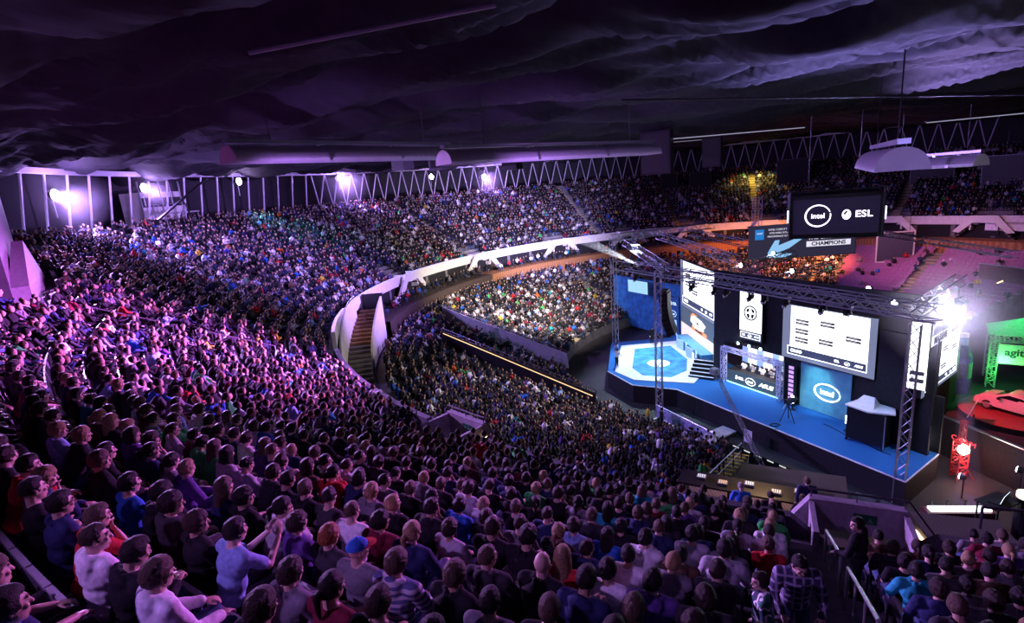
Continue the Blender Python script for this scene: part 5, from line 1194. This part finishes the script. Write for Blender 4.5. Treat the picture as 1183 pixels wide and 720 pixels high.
def in_gangway(x, y):
    for p, q in (((-7.3, 55), (4.7, 46.2)), ((-6.4, 46), (5.6, 36.5))):
        px, py = x-p[0], y-p[1]; dx, dy = q[0]-p[0], q[1]-p[1]; L = math.hypot(dx, dy); t = (px*dx+py*dy)/L
        if -.5 < t < L+.5 and abs(px*dy-py*dx)/L < .75: return True
    return False
for j in range(NL):
    r0 = R0L+DRL*j; st = math.degrees(.54/r0); a = 236.0
    while a > 12:
        a -= st; rr = random.random()
        if any(abs(a-q) < .75*35/r0*.9 for q in AISLES_L): continue
        occ = .95 if a > 104 else .85 if 50 < a < 74 else .06 if a <= 50 else .35
        if rr > occ: continue
        x, y, _ = PL(a, r0)
        if in_gangway(x, y): continue
        q = pix((x, y, zl(j)+1))
        if q is None or q[1] > 740: continue
        lower_pts.append(((x, y, zl(j)), a, j, 'lower'))
for a in np.arange(60, 176, .9):      # people standing in the gallery above the wooden wall
    if random.random() < .75: lower_pts.append((PL(a, 36.9+random.uniform(-.3, .5), 6.9), a, 0, 'gallery'))
LC = [('black', 95), ('charcoal', 60), ('grey', 18), ('navy', 24), ('white', 12), ('red', 3), ('maroon', 5), ('green', 2), ('blue', 4), ('purple', 3), ('light blue', 3), ('brown', 8), ('teal', 1), ('pale grey', 12), ('yellow', 1), ('orange', 1)]
LCN = [FCOL[t] for t, w in LC for _ in range(w)]
def build_crowd(pts, name):
    vs, fi, fl, cs = [], [], [], []; base = 0
    HC = [(.012, .009, .008), (.03, .02, .015), (.06, .033, .02), (.16, .09, .05), (.35, .22, .1)]; SK = [(.50, .34, .27), (.42, .28, .21), (.33, .21, .16)]; LG = [(.012, .012, .015), (.05, .08, .16), (.035, .035, .04)]
    for loc, a, k, side in pts:
        d = math.dist(loc, (0, 0, 18)); P = random.choice(LO0 if d < 24 else LO1); rz = stage_face(loc[0], loc[1], a)+random.gauss(0, .35); s = random.uniform(.90, 1.08)
        c, sn = math.cos(rz)*s, math.sin(rz)*s
        col = {0: random.choice(SK), 1: random.choice(HC[:3] if random.random() < .8 else HC), 2: random.choice(LCN), 3: random.choice(LG)}
        ox = random.gauss(0, .07); oy = random.gauss(0, .07)
        for v, f, code in P:
            w = np.empty_like(v); w[:, 0] = v[:, 0]*c-v[:, 1]*sn+loc[0]+ox; w[:, 1] = v[:, 0]*sn+v[:, 1]*c+loc[1]+oy; w[:, 2] = v[:, 2]*s+loc[2]
            vs.append(w); cs.append(np.tile(np.array((*col[code], 1), dtype=np.float32), (len(v), 1)))
            for q in f: fi.append(np.array(q)+base) if False else fi.extend([i+base for i in q]); fl.append(len(q))
            base += len(v)
    Vv = np.concatenate(vs); Cc = np.concatenate(cs); me = bpy.data.meshes.new(name)
    me.vertices.add(len(Vv)); me.vertices.foreach_set('co', Vv.ravel()); me.loops.add(len(fi)); me.loops.foreach_set('vertex_index', np.array(fi, dtype=np.int32))
    fl = np.array(fl, dtype=np.int32); me.polygons.add(len(fl)); me.polygons.foreach_set('loop_start', np.concatenate(([0], np.cumsum(fl)[:-1])).astype(np.int32))
    me.update(calc_edges=True); me.polygons.foreach_set('use_smooth', np.ones(len(fl), dtype=bool))
    at = me.color_attributes.new('cloth', 'FLOAT_COLOR', 'POINT'); at.data.foreach_set('color', Cc.ravel())
    m, nt, b = nodes('crowd_cloth'); A = nt.nodes.new('ShaderNodeAttribute'); A.attribute_name = 'cloth'; nt.links.new(A.outputs['Color'], b.inputs['Base Color']); b.inputs['Roughness'].default_value = .8; b.inputs['Specular IOR Level'].default_value = .2
    me.materials.append(m); return link(name, me)
cr = build_crowd(crowd_pts+lower_pts, 'crowd')
tag(cr, 'thousands of seated spectators filling the far upper tier and the lower stands', 'crowd', None, 'stuff')
print('PEOPLE', ppl_n, 'CROWD', len(crowd_pts), len(lower_pts), 'verts', len(cr.data.vertices))
# ---- remaining seat shells (upper rows beyond the near ones, and the empty purple stand)
def seat_mass(pts, name, m, label):
    hw_ = .23 if name == 'seat_shells' else .265
    V0 = np.array([(-hw_, -.2, .45), (hw_, -.2, .45), (hw_, -.26, .85), (-hw_, -.26, .85), (-hw_, -.24, .45), (hw_, -.24, .45), (hw_, -.30, .85), (-hw_, -.30, .85),
                   (-.22, -.18, .40), (.22, -.18, .40), (.22, .22, .44), (-.22, .22, .44), (-.22, -.18, .36), (.22, -.18, .36), (.22, .22, .40), (-.22, .22, .40)]); F0 = []
    for o in (0, 8): F0 += [(o, o+1, o+2, o+3), (o+7, o+6, o+5, o+4), (o+3, o+2, o+6, o+7), (o, o+4, o+5, o+1), (o, o+3, o+7, o+4), (o+1, o+5, o+6, o+2)]
    b = MB()
    for (x, y, z), a in pts:
        t = facing(a); c, s = math.cos(t), math.sin(t); b.add([(p[0]*c-p[1]*s+x, p[0]*s+p[1]*c+y, p[2]+z) for p in V0], F0)
    o = b.build(name, m); return tag(o, label, 'seating', None, 'stuff')
seat_mass([(loc, a) for loc, a, k, i, side in near_seats[290:]]+[(c[0], c[1]) for c in crowd_pts if math.dist(c[0], (0, 0, 18)) < 45], 'seat_shells', SB, 'long rows of dark seat shells under the crowd of the upper tier')
pts = []
for j in range(NL):
    r0 = R0L+DRL*j; st = math.degrees(.54/r0); a = 50.0-.3*(j % 3)
    while a > 13:
        a -= st
        if not any(abs(a-q) < 1.2 for q in AISLES_L): pts.append((PL(a, r0, zl(j)), a))
seat_mass(pts, 'empty_seat_rows', mat('seat_purple', (.30, .10, .22), .5, var=.2), 'rows of empty purple seats in the far stand beside the grey screen')
# ------------------------------------------------------------------ lamps at the rim
def look(o, t): o.rotation_euler = (V(t)-V(o.location)).to_track_quat('-Z', 'Y').to_euler()
def spot(p, t, power, col, size, blend=.6, rad_=.25, name='spot_light'):
    l = bpy.data.lights.new(name, 'SPOT'); l.energy = power; l.color = col; l.spot_size = rad(size); l.spot_blend = blend; l.shadow_soft_size = rad_
    o = bpy.data.objects.new(name, l); COL.objects.link(o); o.location = p; look(o, t); return o
def point(p, power, col, r=.3):
    l = bpy.data.lights.new('lamp_light', 'POINT'); l.energy = power; l.color = col; l.shadow_soft_size = r
    o = bpy.data.objects.new('lamp_light', l); COL.objects.link(o); o.location = p; return o
def area(p, t, power, col, sx, sy):
    l = bpy.data.lights.new('booth_fill', 'AREA'); l.energy = power; l.color = col; l.shape = 'RECTANGLE'; l.size = sx; l.size_y = sy
    o = bpy.data.objects.new('booth_fill', l); COL.objects.link(o); o.location = p; look(o, t); return o
MAG = (.78, .20, 1.0); VIO = (.45, .25, 1.0); BLU = (.25, .35, 1.0); WHT = (.85, .9, 1.0); WARM = (1, .6, .3)
RIM = [(-32.0, 39.6, 20.2), (-32.1, 49.7, 20.7), (-29.6, 62.5, 21.2), (-22.5, 77.2, 21.2), (-11.2, 89.6, 20.6), (-2.8, 95.0, 20.0)]
for i, (p, lab) in enumerate(zip(RIM, ['brightest violet flood lamp among the near roof struts', 'violet flood lamp before the white booth', 'small violet flood lamp on the far struts past the booth', 'bright violet flood lamp under the barrel hood', 'pinkish flood lamp on the far struts', 'violet flood lamp farthest along the struts'])):
    a = math.atan2(p[1]-CY, p[0]-CX); e = empty('flood_lamp', p, a-PI/2, lab, 'lamp')
    MB().tube((0, .3, 0), (0, 0, 0), .26, 12, .4).build('housing', M_blk, e); MB().ball((0, -.04, 0), (.40, .12, .40), 14, 8).build('lens', emat('rim_on' if i != 4 else 'rim_pink', (.66, .45, 1) if i != 4 else (1, .35, .8), 120), e)
    MB().tube((0, .2, 0), (0, .2, -1.6), .04).build('stand', M_steel, e)
    c = PL(math.degrees(a), 44, 11); inw = PL(math.degrees(a), math.hypot(p[0]-CX, p[1]-CY)-.5, p[2])
    spot(inw, c, [26000, 16000, 15000, 26000, 8000, 26000][i], VIO if i != 2 else (.15, .75, 1), 125 if i != 2 else 84, .8)
# key: magenta heads hung in the stage rigging, aimed over the pit at the side stand
spot((10.5, 33.0, 15.5), (-13.5, 23.5, 13.3), 350000, (.72, .16, 1), 34, 1, .15)
spot((10.5, 33.0, 15.5), (-11.0, 16.0, 14.3), 165000, (.74, .16, 1), 26, 1, .15)
spot((14.0, 27.0, 17.0), (-3.6, 6.6, 14.8), 48000, (.75, .17, 1), 22, 1, .12)
spot((-9.0, .5, 21.3), (1.0, 6.0, 13.6), 2300, (.55, .25, 1), 48, .9, .12)
spot((-31.0, 38.5, 20.3), (-12.0, 20.0, 11.0), 150000, (.62, .28, 1), 38, 1, .2)
spot((-30.5, 48.5, 20.4), (-12.0, 33.0, 9.5), 80000, (.5, .28, 1), 50, 1, .2)
spot((9.0, 40.0, 15.5), (-22, 52, 13.5), 90000, VIO, 60, 1, .2)
spot((8.0, 57.0, 14.0), (1.0, 88.0, 12.5), 70000, (.5, .42, 1), 74, 1, .2)
# white stage spill on the lower stand, and orange work light beyond the cube
spot((6.0, 49.0, 13.0), (-.5, 66.0, 3.5), 38000, (1, .85, .82), 95, .9, .3)
spot((11.0, 36.0, 11.5), (0.0, 33.0, 3.5), 9000, (1, .85, .8), 90, .9, .3)
# stage light
spot((11.5, 47.5, 12.2), (12.5, 44.5, 1.5), 16000, (.6, .82, 1), 75, .6, .3)
for s in (2, 7, 12): spot(SF(s, -.4, 10.0), SF(s+.5, 2.6, 1.5), 1000, (.25, .5, 1), 70, .8, .2)
spot(SF(8.6, 1.2, 8.8), SF(8.6, 4.2, 3.2), 3600, (.45, .9, 1), 26, 1, .1)
spot(SF(3.0, .4, 9.8), SF(3.3, 5.4, 2.6), 2600, (.9, .88, 1), 30, .7, .1)
area(SF(3.4, 4.5, 4.3), SF(3.4, 5.8, 2.6), 300, (.95, .92, 1), 4.0, .3)  # added fill brightening the players, no such lamp in the booth
point((21.6, 24.9, 9.9), 800, (.75, .7, 1), .3)
# orange and red light in the far right corner
spot((45.0, 60.0, 14.0), PL(62, 31, 4.5), 60000, (1, .30, .12), 60, .8, .3); spot((40.0, 58.0, 15.5), PL(33, 31, 5), 9000, (.9, .35, .6), 75, .9, .3)
spot(PL(68, 50, 19.5), PL(68, 50, 14), 5000, (1, .75, .15), 120, 1, .3)
spot((33.0, 50.0, 12), PL(60, 37, 7), 14000, (1, .5, .4), 42, .9, .3)
spot((27.0, 33.5, 6.5), (33.0, 32.2, .8), 3800, (1, .06, .12), 70, .7, .3); spot((37.0, 37.2, 7.5), (37, 37.5, 3.4), 520, (.1, 1, .3), 120, .8, .3)
point((35.6, 36.2, 2.2), 240, (.1, 1, .25), .2); point((24.4, 25.8, 1.2), 90, (1, .08, .06), .2)
# purple upward wash on the cloth ceiling, and faint spill over the nearest rows
spot((20.0, 33.0, 14.0), (15.0, 22.0, 22.8), 21000, (.34, .27, .95), 66, 1, .3); spot((30, 38, 14.5), (27, 28, 22.5), 24000, (.42, .3, .95), 66, 1, .3)
spot((2.0, 1.5, 22.0), (3.5, 8.0, 12.5), 80, (.5, .2, 1), 120, 1, .2)
spot((21.0, 22.0, 15.0), (9, 7, 12.5), 220, (.5, .2, 1), 60, 1, .2)
spot(PL(241, 33, 10.0), PL(241, 35, 7), 400, WARM, 100, .8, .2)
spot(PL(186, 36.4, 11.0), PL(187, 36.8, 8), 130, WARM, 80, .8, .1)
# purple light on the hoods
spot((2.0, 22.0, 15.5), (3.6, 29.0, 19.2), 3600, (.5, .22, 1), 90, 1, .2); spot((-8, 18.0, 16.5), (-6.2, 24.9, 19.6), 2200, (.5, .22, 1), 90, 1, .2); spot((9.0, 10.5, 17.3), (11, 15.5, 17.9), 260, (.4, .3, 1), 80, 1, .2)
# ------------------------------------------------------------------ beams in mist, and mist balls added for lens bloom
def haze_mat(dens, radial):
    m = bpy.data.materials.new('haze_bloom'); m.use_nodes = True; nt = m.node_tree; nt.nodes.clear(); out = nt.nodes.new('ShaderNodeOutputMaterial'); vs_ = nt.nodes.new('ShaderNodeVolumeScatter'); vs_.inputs['Anisotropy'].default_value = .2
    if radial:
        tc = nt.nodes.new('ShaderNodeTexCoord'); ln = nt.nodes.new('ShaderNodeVectorMath'); ln.operation = 'LENGTH'; mr = nt.nodes.new('ShaderNodeMapRange'); mr.inputs[1].default_value = 0; mr.inputs[2].default_value = radial; mr.inputs[3].default_value = 1; mr.inputs[4].default_value = 0
        mu = nt.nodes.new('ShaderNodeMath'); mu.operation = 'MULTIPLY'; mu.inputs[1].default_value = dens; nt.links.new(tc.outputs['Object'], ln.inputs[0]); nt.links.new(ln.outputs['Value'], mr.inputs[0]); nt.links.new(mr.outputs[0], mu.inputs[0]); nt.links.new(mu.outputs[0], vs_.inputs['Density'])
    else: vs_.inputs['Density'].default_value = dens
    nt.links.new(vs_.outputs[0], out.inputs['Volume']); return m
def bloom_ball(p, R, dens, label, power, col):  # mist ball added at a lamp to stand in for lens bloom
    o = MB().ball((0, 0, 0), R, 20, 12).build('haze_bloom', haze_mat(dens, R)); o.location = p; tag(o, label, 'haze_bloom', None, 'stuff')
    if power: point(p, power, col, .3)
bloom_ball((22.1, 25.2, 10.0), 3.4, .10, 'bright mist ball added for lens bloom around the flood lamp above the side screen', 1000, (.62, .5, 1))
for p, R, pw in ((RIM[0], 3.4, 5000), (RIM[1], 2.4, 1600), (RIM[3], 4.5, 8000), (RIM[5], 4.0, 5000)):
    d = (V((CX, CY, p[2]))-V(p)).normalized(); q = V(p)+d*.1; bloom_ball(q, R, .03, 'violet mist ball added for lens bloom around a rim flood lamp', pw, VIO)
def haze_beam(p, q, r0, r1, dens, label, power, col):
    p, q = V(p), V(q); b = MB().tube((0, 0, 0), q-p, r0, 14, r1); o = b.build('haze_beam', haze_mat(dens, 0)); o.location = p; tag(o, label, 'light beam', None, 'stuff')
    spot(p+(p-q).normalized()*.1, q, power, col, math.degrees(2*math.atan(r1/(q-p).length))*1.15, .3, .05)
haze_beam((10.9, 42.8, 10.7), (6.3, 45.6, 13.2), .10, .5, .30, 'white light beam slanting up from the stage rigging', 16000, (.85, .9, 1))
haze_beam((22.4, 25.2, 9.1), (22.9, 24.2, .3), .25, .6, .05, 'violet light shaft falling below the brightest flood lamp', 9000, (.4, .3, 1))
w = bpy.data.worlds.new('World'); SC.world = w; w.use_nodes = True; w.node_tree.nodes['Background'].inputs[0].default_value = (.10, .06, .22, 1); w.node_tree.nodes['Background'].inputs[1].default_value = .02
cam = bpy.data.cameras.new('Camera'); co = bpy.data.objects.new('Camera', cam); COL.objects.link(co); SC.camera = co
co.matrix_world = Matrix(((_R.x, _U.x, -_F.x, 0), (_R.y, _U.y, -_F.y, 0), (_R.z, _U.z, -_F.z, 18.0), (0, 0, 0, 1)))
cam.sensor_width = 36; cam.lens = 36*f_/1183; cam.clip_end = 400; cam.clip_start = .05
SC.view_settings.view_transform = 'Standard'; SC.view_settings.look = 'None'; SC.view_settings.gamma = 1; SC.view_settings.use_curve_mapping = False; SC.view_settings.exposure = 0
try: SC.cycles.use_denoising = True; SC.cycles.max_bounces = 4; SC.cycles.volume_bounces = 0; SC.cycles.diffuse_bounces = 2; SC.cycles.sample_clamp_indirect = 4; SC.cycles.use_light_tree = True
except Exception: pass
